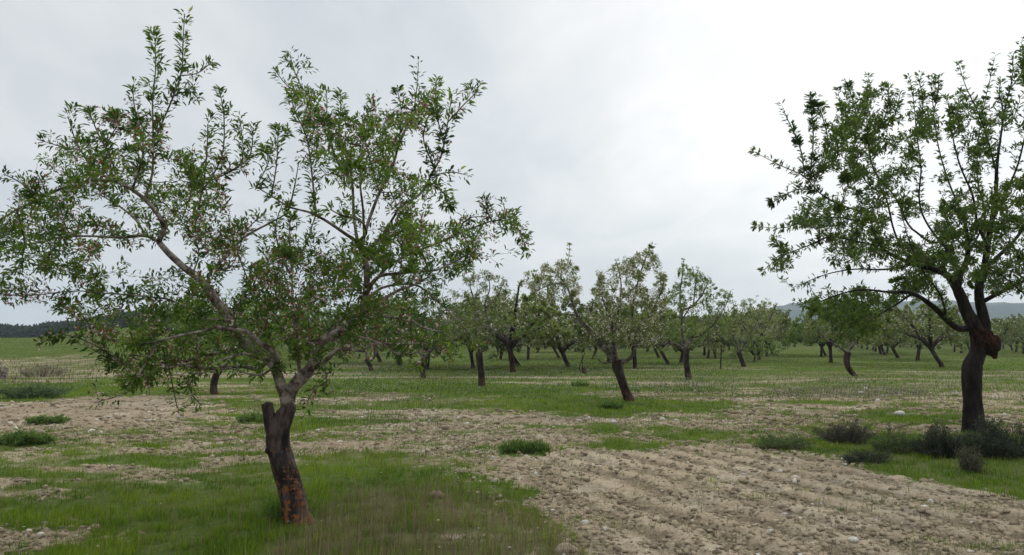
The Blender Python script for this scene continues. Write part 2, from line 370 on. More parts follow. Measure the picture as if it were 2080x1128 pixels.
lim = [
 [(588, 838, 17, 0), (578, 812, 17, -.02), (566, 785, 15, -.05), (557, 750, 14.5, -.05), (548, 728, 17, 0)],
 [(548, 735, 16, 0), (530, 718, 16, .05), (505, 700, 14, .08), (484, 677, 14, .05), (465, 637, 14, 0), (440, 605, 13, -.05), (412, 567, 12, -.1), (380, 545, 10.5, -.15), (345, 515, 9.5, -.2), (322, 491, 9, -.25)],
 [(322, 491, 8.5, -.25), (334, 462, 8.5, -.3), (319, 433, 7.5, -.35), (294, 404, 7, -.4), (270, 386, 6.3, -.45), (241, 371, 6, -.5), (206, 366, 5.5, -.5), (152, 373, 5, -.55), (124, 384, 4.5, -.55), (96, 398, 4, -.5), (35, 426, 3.5, -.4), (-30, 470, 3, -.3), (-90, 520, 2, -.2)],
 [(322, 491, 6.5, -.25), (294, 480, 6, -.1), (248, 485, 5.5, .1), (195, 483, 4.2, .2), (131, 484, 3.6, .3), (89, 494, 3, .3), (35, 501, 2.6, .35), (-40, 512, 2, .4)],
 [(300, 483, 4.5, -.1), (291, 474, 4.5, 0), (273, 448, 4, .15), (248, 426, 3.5, .3), (213, 402, 2.5, .45), (190, 390, 1.8, .5)],
 [(248, 485, 3.6, .1), (228, 470, 3.3, .2), (199, 455, 3, .4), (142, 460, 3, .5), (71, 476, 2.5, .6), (0, 462, 2, .6), (-60, 440, 1.5, .6)],
 [(552, 742, 10, -.05), (562, 724, 9.5, -.2), (547, 707, 9, -.3), (522, 690, 8.5, -.38), (497, 669, 7.5, -.42), (475, 667, 6.5, -.5), (435, 662, 6, -.55), (412, 670, 5.5, -.6), (375, 677, 5, -.65), (320, 692, 4, -.7), (285, 700, 2.5, -.75)],
 [(320, 694, 4, -.7), (300, 733, 3.6, -.8), (283, 757, 3, -.85), (262, 785, 2, -.9)],
 [(468, 645, 6, 0), (455, 651, 5.5, -.2), (430, 650, 5, -.3), (405, 647, 4.5, -.4), (387, 632, 4, -.45), (350, 611, 3.6, -.5), (312, 606, 3.3, -.5), (275, 602, 3, -.5), (212, 597, 2.6, -.5), (160, 592, 2, -.5), (100, 596, 1.6, -.5)],
 [(530, 730, 9, 0), (505, 712, 8, .15), (487, 703, 7.5, .3), (450, 717, 7, .4), (412, 722, 6, .5), (375, 734, 5, .6), (325, 728, 4, .7), (260, 720, 3, .7)],
 [(548, 740, 8, .05), (522, 748, 7, .2), (487, 742, 6.5, .3), (450, 746, 6, .2), (412, 745, 5.5, .2), (350, 738, 4, .2), (250, 738, 3, .2), (170, 700, 2, .1)],
 [(550, 745, 4, -.1), (535, 757, 3.6, -.2), (505, 752, 3.2, -.3), (470, 741, 3, -.4), (445, 747, 2.5, -.45), (400, 760, 2, -.5)],
 [(548, 738, 8, 0), (532, 731, 6, -.3), (500, 722, 4.5, -.6), (475, 726, 3.5, -.8), (440, 735, 2.5, -1.)],
 [(340, 740, 3, .2), (300, 770, 2.6, 0), (260, 798, 2.2, -.1), (235, 808, 2, -.1), (192, 818, 1.6, -.1)],
 [(425, 590, 6, -.05), (425, 562, 6, .05), (442, 538, 5.5, .15), (465, 519, 5, .25), (496, 483, 4.5, .35), (530, 463, 4, .4), (553, 451, 3.5, .45), (590, 430, 2.5, .5)],
 [(395, 553, 4, -.1), (405, 520, 2.5, .1), (400, 490, 2.5, .2), (370, 450, 2.2, .3), (330, 410, 1.8, .3)],
 # right fork
 [(586, 835, 17, 0), (597, 800, 18.5, .02), (613, 772, 19, .05), (628, 752, 18, .05)],
 [(626, 757, 15, .05), (638, 730, 13, .1), (646, 700, 13, .12), (668, 686, 13.5, .12), (705, 668, 13, .12), (728, 640, 11.5, .15), (741, 600, 10.5, .2), (743, 560, 10, .2), (738, 520, 9.5, .2), (726, 492, 9, .2)],
 [(700, 670, 9, .12), (719, 649, 8.5, -.05), (745, 632, 7.5, -.2), (769, 617, 6.5, -.3), (800, 595, 5, -.35), (840, 580, 4, -.4), (876, 560, 3, -.4)],
 [(632, 752, 9, .05), (657, 735, 8, -.1), (676, 719, 7.5, -.2), (692, 704, 7, -.25), (715, 706, 6.5, -.3), (738, 714, 5, -.35)],
 [(738, 714, 4.5, -.35), (750, 699, 4.2, -.3), (778, 699, 4, -.3), (823, 699, 3.6, -.3), (850, 697, 3.2, -.3), (888, 707, 2.8, -.3), (917, 727, 2.2, -.3), (924, 745, 1.5, -.3)],
 [(640, 705, 6, .1), (622, 695, 6, .3), (609, 712, 5, .3)],
 [(612, 765, 6, .1), (606, 720, 6.5, .25), (600, 660, 6, .3), (595, 610, 4.5, .3), (592, 546, 3.5, .3), (588, 480, 2.5, .3), (590, 440, 2, .3)],
 [(728, 494, 6.5, .2), (690, 471, 6, .1), (655, 450, 5, 0), (620, 433, 4, -.1), (585, 424, 3.5, -.2), (550, 400, 2.6, -.25), (520, 380, 1.8, -.25)],
 [(728, 496, 5.5, .2), (743, 475, 5.5, .0), (736, 453, 5, -.1), (715, 443, 4, -.2), (690, 437, 3, -.3), (670, 425, 2, -.3)],
 [(732, 508, 6.5, .2), (742, 470, 6, .35), (748, 449, 6, .4), (769, 392, 5.2, .45), (794, 342, 4.8, .5), (808, 296, 4, .5), (826, 255, 3, .5), (837, 232, 2.4, .5), (846, 180, 1.8, .5), (850, 124, 1.2, .5)],
 [(738, 520, 6, .2), (765, 492, 5.5, .1), (784, 470, 5, 0), (816, 417, 4.6, -.1), (855, 392, 4, -.15), (879, 353, 3.5, -.2), (901, 307, 3, -.2), (911, 247, 2.5, -.2), (918, 190, 1.6, -.2)],
 [(728, 492, 6, .2), (718, 435, 5.2, .5), (713, 364, 4.6, .6), (691, 339, 4, .6), (674, 300, 3.5, .6), (656, 257, 3, .6), (631, 204, 2.6, .6), (604, 160, 2, .6), (589, 112, 1.3, .6)],
 [(740, 470, 5, .3), (736, 420, 4.2, -.2), (731, 380, 3.8, -.3), (732, 328, 3, -.3), (741, 270, 2.2, -.3), (760, 222, 1.5, -.3)],
 [(742, 590, 7.5, .2), (765, 566, 6.5, 0), (790, 556, 5.5, -.1), (850, 550, 5, -.25), (890, 547, 4, -.3), (935, 525, 3, -.35), (970, 505, 2, -.4)],
 [(755, 578, 6, .1), (790, 540, 5, .3), (840, 512, 4.5, .45), (900, 488, 4, .5), (960, 462, 3.2, .55), (1000, 448, 2.8, .55), (1030, 448, 2.2, .5), (1055, 470, 1.8, .5), (1072, 510, 1.2, .5)],
 [(745, 610, 5, .2), (775, 585, 4.5, .6), (820, 577, 4, .7), (852, 582, 4, .7), (876, 603, 3.6, .7), (900, 622, 3.2, .7), (920, 642, 2.8, .7), (946, 670, 2.4, .7), (968, 702, 1.8, .7)],
 [(728, 640, 5, .15), (752, 644, 4.5, -.3), (778, 642, 4.2, -.5), (804, 646, 4, -.6), (840, 654, 3.4, -.7), (860, 666, 3, -.7), (898, 675, 2.4, -.7), (925, 697, 1.6, -.7)],
 [(700, 672, 4, 0), (712, 675, 3.6, -.5), (744, 686, 3.3, -.7), (778, 700, 3, -.8), (807, 719, 2.8, -.8), (840, 717, 2.4, -.8), (865, 715, 1.8, -.8)],
 [(660, 735, 3.5, -.1), (662, 755, 3, -.2), (664, 775, 2.5, -.25), (658, 800, 1.6, -.25)],
 [(640, 725, 3, .1), (655, 690, 3, .8), (700, 640, 3, 1.1), (720, 560, 2.5, 1.2), (680, 500, 2, 1.2)],
 [(470, 645, 3.4, 0), (500, 600, 3, .6), (560, 560, 2.5, 1.), (600, 500, 2, 1.1)],
]
for s_ in lim: L(s_, 'limb')
# leafy upright shoots of the outline
YYs = [
 [(265, 386, 2.6, -.45), (291, 309, 2.3, -.4), (279, 248, 2, -.4), (272, 210, 1.4, -.4), (270, 172, 1, -.4)],
 [(300, 410, 2.8, -.4), (309, 355, 2.4, -.3), (311, 270, 2, -.3), (310, 200, 1.6, -.3), (316, 142, 1.3, -.3), (315, 70, 1, -.3)],
 [(311, 300, 2.4, -.3), (330, 248, 2, -.2), (351, 199, 1.8, -.2), (369, 142, 1.5, -.2), (372, 80, 1.2, -.2), (375, 18, 1, -.2)],
 [(368, 160, 1.4, -.2), (401, 149, 1.2, -.25), (428, 118, 1, -.3)], [(352, 198, 1.2, -.2), (375, 178, 1, -.1), (402, 190, .8, -.1)],
 [(245, 372, 2.4, -.5), (225, 320, 2, -.6), (202, 277, 1.6, -.6), (180, 216, 1, -.6)],
 [(195, 367, 2.4, -.5), (178, 330, 2, -.4), (155, 290, 1.5, -.4), (138, 227, 1, -.4)],
 [(160, 300, 1.4, -.4), (124, 298, 1.2, -.45), (85, 276, .9, -.5)], [(100, 398, 2, -.5), (85, 370, 1.4, -.5), (72, 337, 1, -.5)],
 [(200, 366, 2, -.5), (215, 300, 1.6, -.2), (240, 250, 1.2, -.2), (235, 230, 1, -.2)],
 [(420, 440, 2, .1), (412, 380, 2, .1), (420, 310, 1.6, .1), (422, 242, 1, .1)], [(440, 400, 2, .2), (450, 320, 1.6, .2), (455, 240, 1.3, .2), (446, 174, 1, .2)],
 [(470, 400, 2, .3), (490, 330, 1.5, .3), (488, 232, 1, .3)], [(490, 400, 2, .2), (505, 320, 1.4, .1), (515, 250, 1, .1)],
 [(530, 390, 2, -.2), (545, 330, 1.4, -.2), (537, 288, 1, -.2)], [(550, 400, 2, -.2), (562, 330, 1.4, -.3), (565, 254, 1, -.3)],
 [(585, 424, 2, -.2), (600, 370, 1.4, -.3), (605, 330, 1, -.3)], [(375, 450, 2, .3), (390, 380, 1.5, .3), (372, 305, 1, .3)],
 [(700, 350, 2, .6), (690, 280, 1.6, .5), (692, 215, 1, .5), (690, 178, .9, .5)], [(660, 265, 1.8, .6), (664, 220, 1.3, .6), (662, 172, .9, .6)],
 [(625, 200, 1.6, .6), (585, 175, 1.2, .7), (560, 135, .9, .7)], [(655, 400, 2.2, 0), (625, 290, 1.8, .2), (600, 230, 1.4, .3), (592, 190, 1, .4)],
 [(879, 353, 1.8, -.2), (915, 350, 1.2, -.2), (950, 346, .9, -.2)], [(868, 372, 1.8, -.2), (895, 385, 1.2, -.3), (912, 415, .8, -.4)],
 [(911, 247, 1.8, -.2), (940, 215, 1.4, -.2), (965, 190, 1.1, -.2), (975, 162, .9, -.2)], [(900, 300, 1.8, -.2), (885, 220, 1.3, -.1), (887, 152, .9, 0)],
 [(810, 290, 1.8, .5), (815, 230, 1.3, .4), (808, 176, .9, .4)], [(880, 350, 2, -.2), (860, 280, 1.5, -.1), (880, 200, 1, -.1)],
 [(769, 392, 2, .45), (745, 300, 1.5, .6), (740, 240, 1.2, .6), (762, 210, 1, .6)], [(1000, 448, 1.6, .5), (985, 420, 1.2, .5), (990, 402, .9, .5)],
 [(1015, 447, 1.5, .5), (1025, 425, 1.1, .5), (1022, 402, .9, .5)], [(930, 478, 1.6, .5), (950, 445, 1.2, .6), (985, 430, 1, .6)],
 [(440, 565, 1.8, .15), (470, 540, 1.4, 0), (500, 470, 1.2, 0), (530, 430, 1, 0)],
 [(560, 720, 2, .1), (535, 640, 1.8, .6), (500, 560, 1.5, .7), (470, 470, 1.2, .8)],
 [(592, 560, 2, .3), (570, 520, 1.6, .4), (560, 460, 1.3, .4), (575, 400, 1, .4)], [(592, 540, 2, .3), (620, 500, 1.6, .4), (640, 430, 1.2, .4)],
 [(600, 700, 2, .3), (560, 650, 1.8, .5), (525, 600, 1.5, .6), (500, 560, 1.2, .6)],
 [(120, 592, 1.8, -.5), (60, 600, 1.3, -.5), (5, 598, 1, -.5)], [(250, 738, 2, .2), (190, 700, 1.5, 0), (130, 680, 1.2, -.1), (85, 686, 1, -.1)],
 [(275, 702, 2, -.7), (230, 690, 1.5, -.6), (160, 650, 1.2, -.5), (120, 600, 1, -.5)],
 [(663, 770, 1.6, -.2), (640, 790, 1.2, -.2), (625, 815, .9, -.2)], [(890, 707, 1.6, -.3), (860, 725, 1.2, -.3), (845, 745, .9, -.3)],
 [(80, 410, 2, -.5), (40, 370, 1.6, -.6), (10, 345, 1, -.6)], [(-30, 470, 2, -.3), (-60, 400, 1.5, -.3), (-80, 340, 1, -.3)],
 [(35, 426, 2, -.4), (50, 500, 1.4, -.2), (30, 560, 1, -.1)], [(131, 484, 1.8, .3), (90, 530, 1.4, .2), (60, 560, 1, .2)],
 [(340, 740, 1.8, .2), (350, 780, 1.3, .2), (360, 830, 1, .2)], [(400, 745, 1.6, .2), (385, 790, 1.2, .2), (410, 825, .9, .2)],
]
for s_ in YYs:
    s_[-1] = (s_[-1][0], s_[-1][1] + (10 if s_[-1][1] < s_[0][1] else 0)) + s_[-1][2:]; L(s_, 'shoot', .05)
polys = [
 ([(0, 345), (100, 330), (120, 290), (160, 290), (190, 250), (240, 215), (300, 230), (345, 280), (350, 360), (340, 440), (330, 500), (250, 500), (120, 560), (0, 520), (-80, 480), (-80, 380)], 230, .37),
 ([(20, 590), (60, 570), (200, 500), (340, 510), (440, 600), (480, 680), (520, 720), (420, 750), (300, 790), (240, 770), (180, 730), (150, 660), (140, 640), (60, 610)], 215, .37),
 ([(370, 330), (410, 290), (440, 300), (500, 300), (560, 320), (640, 350), (700, 450), (700, 560), (600, 640), (500, 560), (420, 520), (340, 400)], 190, .4),
 ([(590, 150), (620, 170), (650, 230), (690, 230), (710, 290), (730, 230), (760, 215), (810, 220), (850, 190), (900, 200), (930, 220), (920, 280), (930, 350), (890, 400), (860, 440), (860, 520), (740, 560), (690, 430), (640, 300)], 270, .38),
 ([(700, 470), (860, 470), (960, 450), (1010, 410), (1030, 430), (1000, 500), (900, 600), (930, 660), (920, 710), (840, 710), (740, 690), (660, 700), (600, 660), (640, 560)], 225, .38),
 ([(300, 600), (450, 600), (720, 600), (760, 690), (700, 720), (620, 690), (520, 700), (300, 770)], 130, .36),
 ([(-260, 350), (0, 350), (0, 620), (-200, 600)], 60, .3),
 ([(1020, 430), (1050, 450), (1080, 490), (1078, 520), (1050, 490), (1020, 460)], 14, .0)]
for q_, (pl, n_, g_) in enumerate(polys):
    t.grow(fill(t.r, pl, int(n_ * (.72 if q_ in (1, 5) else .85)), Y1, 1.2, gate=g_ + .03, dmean=.55 if q_ in (1, 4, 5) else .25), up=.45, wig=.25)
# short side spurs all along young wood
idx = np.array([i for i in range(len(t.par)) if t.gen[i] in ('twig', 'shoot')])
idx = idx[t.r.rand(len(idx)) < .28]
sp_ = t.pos[idx] + unit(t.dir[idx] * .5 + t.r.randn(len(idx), 3) * .8 + np.array([0, 0, .35])) * t.r.uniform(.05, .13, (len(idx), 1))
t.grow(sp_, up=.3, step=.035, wig=.1)
# bare-ish spurs on the limbs
idl = np.array([i for i in range(len(t.par)) if t.gen[i] == 'limb' and t.rad[i] < .04]); idl = idl[t.r.rand(len(idl)) < .45]
t.grow(t.pos[idl] + unit(t.r.randn(len(idl), 3) + np.array([0, 0, .4])) * t.r.uniform(.06, .2, (len(idl), 1)), up=.3, step=.04, wig=.15)
t.radii(.0017, .45)
org = gpos(607, 1065); org[2] = 0
root1 = empty('almond_tree', org)
tag(root1, 'big almond tree in the left foreground with forked pale limbs and a sawn-off stub', 'tree')
kinds = {'split': 1, 'root': ('trunk', M_trunk, 28, .16), 'stub': ('stub', M_trunk, 20, .14), 'limb': ('limb', M_limb, 12, .12), 'shoot': ('twigs', M_twig, 5, 0), 'twig': ('twigs', M_twig, 4, 0)}
# merge limbs by main fork: every big bough is one child
def bough_groups(tr, kinds, root, org, big):
    side = {}
    tw = Tubes(); bt = {}
    own = {}
    for k, (kd, ids) in enumerate(tr.paths):
        if kd in ('root', 'stub', 'burl'):
            nm, mat, sd, rg = kinds[kd]; tb = Tubes(); tb.add(tr.pos[ids[1:] if kd != 'root' else ids], tr.rad[ids[1:] if kd != 'root' else ids], sd, rg, seed=k)
            o = ob(nm, tb.mesh(nm, mat, org), root); 
            for i in ids: own.setdefault(i, -1)
        elif kd == 'limb':
            g = own.get(ids[0], -1)
            if g < 0 or tr.rad[ids[1]] >= big: g = k; bt[g] = Tubes()
            for i in ids[1:]: own[i] = g
            nm, mat, sd, rg = kinds[kd]; r = tr.rad[ids].copy(); r[0] = min(r[0], r[1] * 1.1)
            bt[g].add(tr.pos[ids], r, sd, rg, seed=k)
        else:
            r = tr.rad[ids].copy(); r[0] = r[1]
            for i in ids[1:]: own[i] = own.get(ids[0], -1)
            tw.add(tr.pos[ids], r, 3 if r.max() < .004 else 5)
    for g, tb in bt.items(): ob('limb', tb.mesh('limb', kinds['limb'][1], org), root)
    ob('twigs', tw.mesh('twigs', kinds['twig'][1], org), root)
bough_groups(t, kinds, root1, org, .028)
V, Q, T, c = t.leaves(per=6., ln=(.028, .070), wr=.31, lmax=.8, cols=LEAFC)
print('main tree leaves', len(V) // 8, 'nodes', len(t.par))
ob('crown', mesh_np('crown', V - org, Q, T, M_leaf, c), root1)
V, Q, T, c = t.blossoms(per=1.35, thr=.44, size=.014, cols=BLO)
ob('blossom', mesh_np('blossom', V - org, Q, T, M_flower, c), root1)

# ================================================================== RIGHT TREE
Y2 = gdist(876); YY = Y2
t = Tree(7); t.thin = .42; t.thick = .72; t.lock = np.zeros(0, bool)
L([(1979, 890, 26, 0), (1977, 872, 20.5, 0), (1976, 840, 18.5, 0), (1975, 800, 17.8, 0), (1974, 765, 18.5, 0), (1974, 742, 18, 0), (1983, 722, 15, 0), (1990, 700, 15.5, 0), (1986, 678, 14, 0), (1976, 655, 12.5, 0), (1964, 632, 11.5, 0), (1953, 606, 10.5, 0), (1945, 588, 9.5, 0)], 'root', .03)
L([(1992, 695, 12, .05), (1999, 668, 11, .05), (1996, 640, 10, .05), (1989, 605, 9, .05)], 'burl', .03)
lim = [
 [(1987, 608, 13, .05), (1988, 580, 12, .1), (1999, 545, 11, .2), (2004, 500, 10, .2), (2012, 450, 9, .1), (2020, 400, 8, 0), (2022, 340, 6.5, 0), (2030, 280, 5, 0), (2040, 220, 4, 0), (2055, 160, 2.5, 0), (2058, 108, 1.4, 0)],
 [(1946, 592, 13, 0), (1926, 562, 11, -.1), (1900, 548, 10, -.2), (1855, 537, 8.5, -.3), (1826, 525, 8, -.4), (1798, 511, 7, -.4), (1781, 489, 6, -.3), (1772, 471, 5, -.3), (1761, 437, 4.5, -.3), (1701, 415, 4, -.2), (1660, 389, 3.5, -.2), (1634, 359, 3, -.2), (1586, 337, 2.2, -.2), (1530, 308, 1.2, -.2)],
 [(1962, 670, 12, 0), (1951, 669, 10.5, -.1), (1928, 656, 10, -.3), (1891, 622, 9, -.6), (1851, 598, 7.5, -.9), (1802, 595, 5.5, -1.1), (1750, 590, 4.5, -1.2), (1700, 600, 3.5, -1.3), (1650, 620, 2, -1.3)],
 [(1855, 600, 5.5, -.9), (1820, 618, 5, -1.1), (1785, 640, 3.5, -1.2), (1765, 655, 2, -1.2)],
 [(1908, 548, 9, -.15), (1922, 518, 8, .1), (1920, 500, 7, .2), (1900, 480, 5, .3), (1875, 440, 4.5, .4), (1866, 400, 4, .4), (1870, 340, 3.5, .4), (1862, 280, 2.8, .4), (1856, 210, 2, .4), (1847, 156, 1.2, .4)],
 [(1900, 500, 6, .25), (1891, 492, 5.5, .0), (1863, 472, 5, -.1), (1846, 455, 4.5, -.2), (1820, 400, 4, -.3), (1780, 350, 3.5, -.3), (1765, 290, 3, -.3), (1762, 220, 2, -.3), (1764, 156, 1.1, -.3)],
 [(1944, 590, 11, 0), (1950, 560, 10, .3), (1965, 520, 9, .6), (1960, 460, 7, .8), (1945, 420, 5.5, .9), (1925, 370, 4, 1.), (1905, 300, 3, 1.), (1895, 220, 2, 1.), (1892, 160, 1.1, 1.)],
 [(2004, 500, 7, .2), (1985, 455, 5.5, -.3), (1975, 400, 5, -.5), (1950, 340, 4, -.6), (1935, 280, 3, -.6), (1925, 200, 1.6, -.6)],
 [(1988, 615, 9, .05), (2020, 600, 8, -.1), (2050, 585, 7.5, -.2), (2090, 565, 6.5, -.3), (2140, 540, 5, -.4), (2200, 510, 3.5, -.4), (2260, 470, 2, -.4)],
 [(1999, 545, 8, .2), (2030, 520, 7.5, .5), (2070, 480, 6.5, .8), (2110, 420, 5.5, 1.), (2150, 340, 4, 1.), (2180, 260, 2.5, 1.), (2190, 190, 1.5, 1.)],
 [(2012, 450, 6.5, .1), (2040, 400, 5.5, -.4), (2070, 330, 4.5, -.6), (2090, 240, 3.2, -.7), (2100, 160, 2, -.7), (2090, 100, 1.2, -.7)],
 [(2022, 350, 4, 0), (2000, 270, 3.4, .2), (1980, 220, 2.8, .2), (1960, 175, 2, .2), (1947, 130, 1.2, .2)],
 [(1855, 538, 6, -.3), (1830, 500, 5, .2), (1815, 460, 4.5, .5), (1800, 400, 4, .6), (1770, 380, 3, .7), (1735, 330, 2.5, .7), (1715, 260, 2, .7), (1702, 182, 1.1, .7)],
 [(1790, 500, 4.5, -.4), (1740, 490, 4, -.8), (1690, 480, 3.5, -1.), (1640, 500, 2.8, -1.1), (1590, 520, 2, -1.2), (1550, 550, 1.2, -1.2)],
 [(1766, 450, 4, -.3), (1700, 440, 3.4, .2), (1640, 445, 2.6, .4), (1590, 462, 2, .5), (1534, 460, 1.2, .5)],
 [(1850, 538, 5, -.3), (1800, 550, 4.5, .3), (1740, 550, 3.5, .6), (1680, 560, 2.5, .7), (1610, 585, 1.4, .7)],
 [(2000, 545, 5, .2), (2030, 560, 4, -.6), (2080, 600, 3.5, -1.), (2120, 640, 2.5, -1.2)],
 [(1920, 640, 4, -.3), (1910, 600, 3.5, -.9), (1880, 560, 3, -1.2), (1850, 500, 2.4, -1.4), (1830, 430, 1.8, -1.4)],
 [(1965, 520, 5, .6), (2000, 440, 4, 1.2), (1985, 360, 3.2, 1.4), (1990, 260, 2.4, 1.4), (2022, 112, 1.1, 1.2)],
]
for s_ in lim: L(s_, 'limb', .1)
for s_ in [
 [(1640, 362, 2, -.2), (1625, 300, 1.5, -.2), (1594, 230, 1, -.2)], [(1645, 365, 2, -.2), (1652, 280, 1.5, -.1), (1645, 197, 1, -.1)],
 [(1650, 375, 2, -.2), (1682, 300, 1.5, -.1), (1665, 215, 1, -.1)], [(1660, 390, 1.8, -.2), (1620, 385, 1.3, -.3), (1568, 412, 1, -.3)],
 [(1735, 330, 1.8, .7), (1740, 240, 1.3, .7), (1723, 174, .9, .7)], [(1765, 290, 1.8, -.3), (1800, 230, 1.3, -.3), (1805, 178, .9, -.3)],
 [(1800, 300, 1.8, .1), (1815, 240, 1.3, .1), (1829, 188, .9, .1)], [(1862, 280, 1.8, .4), (1875, 210, 1.3, .4), (1866, 160, .9, .4)],
 [(1895, 230, 1.6, 1.), (1905, 190, 1.2, 1.), (1907, 156, .9, 1.)], [(1935, 280, 1.6, -.6), (1950, 250, 1.2, -.6), (1943, 220, .9, -.6)],
 [(1600, 520, 1.6, -1.2), (1580, 500, 1.2, -1.2), (1577, 484, .9, -1.2)], [(2060, 180, 1.6, 0), (2078, 140, 1.2, 0), (2077, 98, .9, 0)],
 [(2040, 230, 1.6, 0), (2030, 190, 1.2, .1), (2033, 166, .9, .1)], [(1640, 362, 1.8, -.2), (1700, 320, 1.4, .2), (1690, 250, 1, .2)]]: L(s_, 'shoot', .06)
polys = [
 ([(1700, 200), (1770, 185), (1830, 200), (1870, 170), (1905, 200), (1900, 300), (1860, 330), (1880, 420), (1850, 470), (1780, 440), (1700, 400), (1680, 300)], 230, .4),
 ([(1640, 400), (1760, 430), (1850, 470), (1900, 540), (1850, 600), (1780, 640), (1690, 670), (1620, 620), (1600, 560), (1560, 545), (1600, 500), (1620, 450)], 350, .36),
 ([(1900, 300), (1940, 230), (1950, 170), (2000, 200), (2040, 170), (2100, 120), (2150, 160), (2180, 500), (2080, 600), (1960, 590), (1900, 540), (1900, 420)], 400, .39),
 ([(1900, 420), (2080, 400), (2090, 600), (2000, 590), (1930, 570), (1890, 520)], 120, .33),
 ([(1700, 560), (1900, 560), (1920, 600), (1860, 620), (1760, 690), (1690, 680)], 150, .33),
 ([(2080, 120), (2200, 200), (2280, 400), (2250, 560), (2120, 640), (2080, 560)], 120, .36),
 ([(1650, 600), (1720, 600), (1740, 680), (1690, 690)], 55, .3),
]
for pl, n_, g_ in polys: t.grow(fill(t.r, pl, int(n_ * .7), Y2, 2., gate=g_ + .03, gs=.016), up=.4, wig=.25, step=.07)
idx = np.array([i for i in range(len(t.par)) if t.gen[i] in ('twig', 'shoot')]); idx = idx[t.r.rand(len(idx)) < .3]
t.grow(t.pos[idx] + unit(t.dir[idx] * .5 + t.r.randn(len(idx), 3) * .8 + np.array([0, 0, .3])) * t.r.uniform(.08, .2, (len(idx), 1)), up=.3, step=.06, wig=.1)
t.radii(.0028, .45)
org = gpos(1977, 876); org[2] = 0
root2 = empty('almond_tree', org)
tag(root2, 'tall almond tree at the right edge with a thick crooked dark trunk and rusty burl', 'tree')
kinds2 = {'root': ('trunk', M_trunk2, 28, .17), 'burl': ('fork_stem', M_trunk2, 22, .2), 'limb': ('limb', M_trunk2, 10, .1), 'twig': ('twigs', M_twig, 4, 0)}
bough_groups(t, kinds2, root2, org, .07)
V, Q, T, c = t.leaves(per=7.8, rmax=.018, lmax=.9, ln=(.06, .1), wr=.3, cols=LEAFR, gs=1.3)
b_ = bmesh.new(); bmesh.ops.create_icosphere(b_, subdivisions=5, radius=1); A_ = np.array([q.co[:] for q in b_.verts]); F_ = np.array([[q.index for q in f.verts] for f in b_.faces]); b_.free()
k_ = 1 + 1.0 * (fbm(A_[:, 0] * 1.3 + 4, A_[:, 2] * 1.3 + A_[:, 1] * 1.1, 31, 2) - .5) + .55 * (fbm(A_[:, 0] * 4 + 4, A_[:, 2] * 4 + A_[:, 1] * 3.1, 33, 3) - .5)
pc_ = P(2007, 696, Y2 - .08) - org; A_ = A_ * k_[:, None] * np.array([19, 17, 27]) * Y2 / F; A_[:, 0] -= A_[:, 2] * .35
ob('burl', mesh_np('burl', A_ + pc_, None, F_, M_rust, smooth=True), root2)
print('right tree leaves', len(V) // 8, 'nodes', len(t.par))
ob('crown', mesh_np('crown', V - org, Q, T, M_leaf, c), root2)

# ================================================================== MIDDLE-DISTANCE TREES, traced one by one
def midtree(vb, ub, trunk, limbs, polys, seed, label, gate=.22, D=1.3, leafn=3., blo=(.6, .42), cols=None, rng=(.06, .1), mat=None, gs=.025, twr=.003):
    global t, YY
    trunk = [(a_, b_, c_ * .86, d_) for a_, b_, c_, d_ in trunk]
    YY = gdist(vb); t = Tree(seed); t.thin = .5; t.thick = .85; t.lock = np.zeros(0, bool)
    L(trunk, 'root', .05)
    for s_ in limbs: L(s_, 'limb', .1)
    for pl, n_ in polys: t.grow(fill(t.r, pl, int(n_ * 1.25), YY, D, gate=gate, gs=gs, gseed=seed), up=.4, wig=.3, step=.1)
    t.radii(twr, .45)
    org = gpos(ub, vb); org[2] = 0
    rt = empty('almond_tree', org); tag(rt, label, 'tree')
    tb = Tubes(); tw = Tubes(); lb = Tubes()
    for k, (kd, ids) in enumerate(t.paths):
        r = t.rad[ids].copy()
        if kd == 'root': tb.add(t.pos[ids], r, 14, .16, seed=k)
        elif kd == 'limb': lb.add(t.pos[ids], r, 8, .1, seed=k)
        else: r[0] = r[1]; lb.add(t.pos[ids], r, 4)
    ob('trunk', tb.mesh('trunk', mat or M_far_trunk, org), rt); ob('branches', lb.mesh('branches', M_limb2, org), rt)
    V, Q, T, c = t.leaves(per=leafn * 5.6, rmax=.03, lmax=.55, ln=rng, wr=.34, cols=cols or LEAFC2, gs=1., lo=True, seedn=seed)
    ob('crown', mesh_np('crown', V - org, Q, T, M_leaf, c), rt)
    b = t.blossoms(per=blo[0] * 2.8, thr=blo[1], size=.023, rmax=.03, each=3, cols=BLOF, gs=1.1, seedn=seed + 4, spread=.05)
    if b: V, Q, T, c = b; ob('blossom', mesh_np('blossom', V - org, Q, T, M_flower, c), rt)
    return rt
LEAFC2 = [(.115, .165, .042), (.23, .285, .07), (.3, .32, .11)]
LEAFC3 = [(.09, .155, .03), (.20, .285, .05), (.28, .34, .09)]
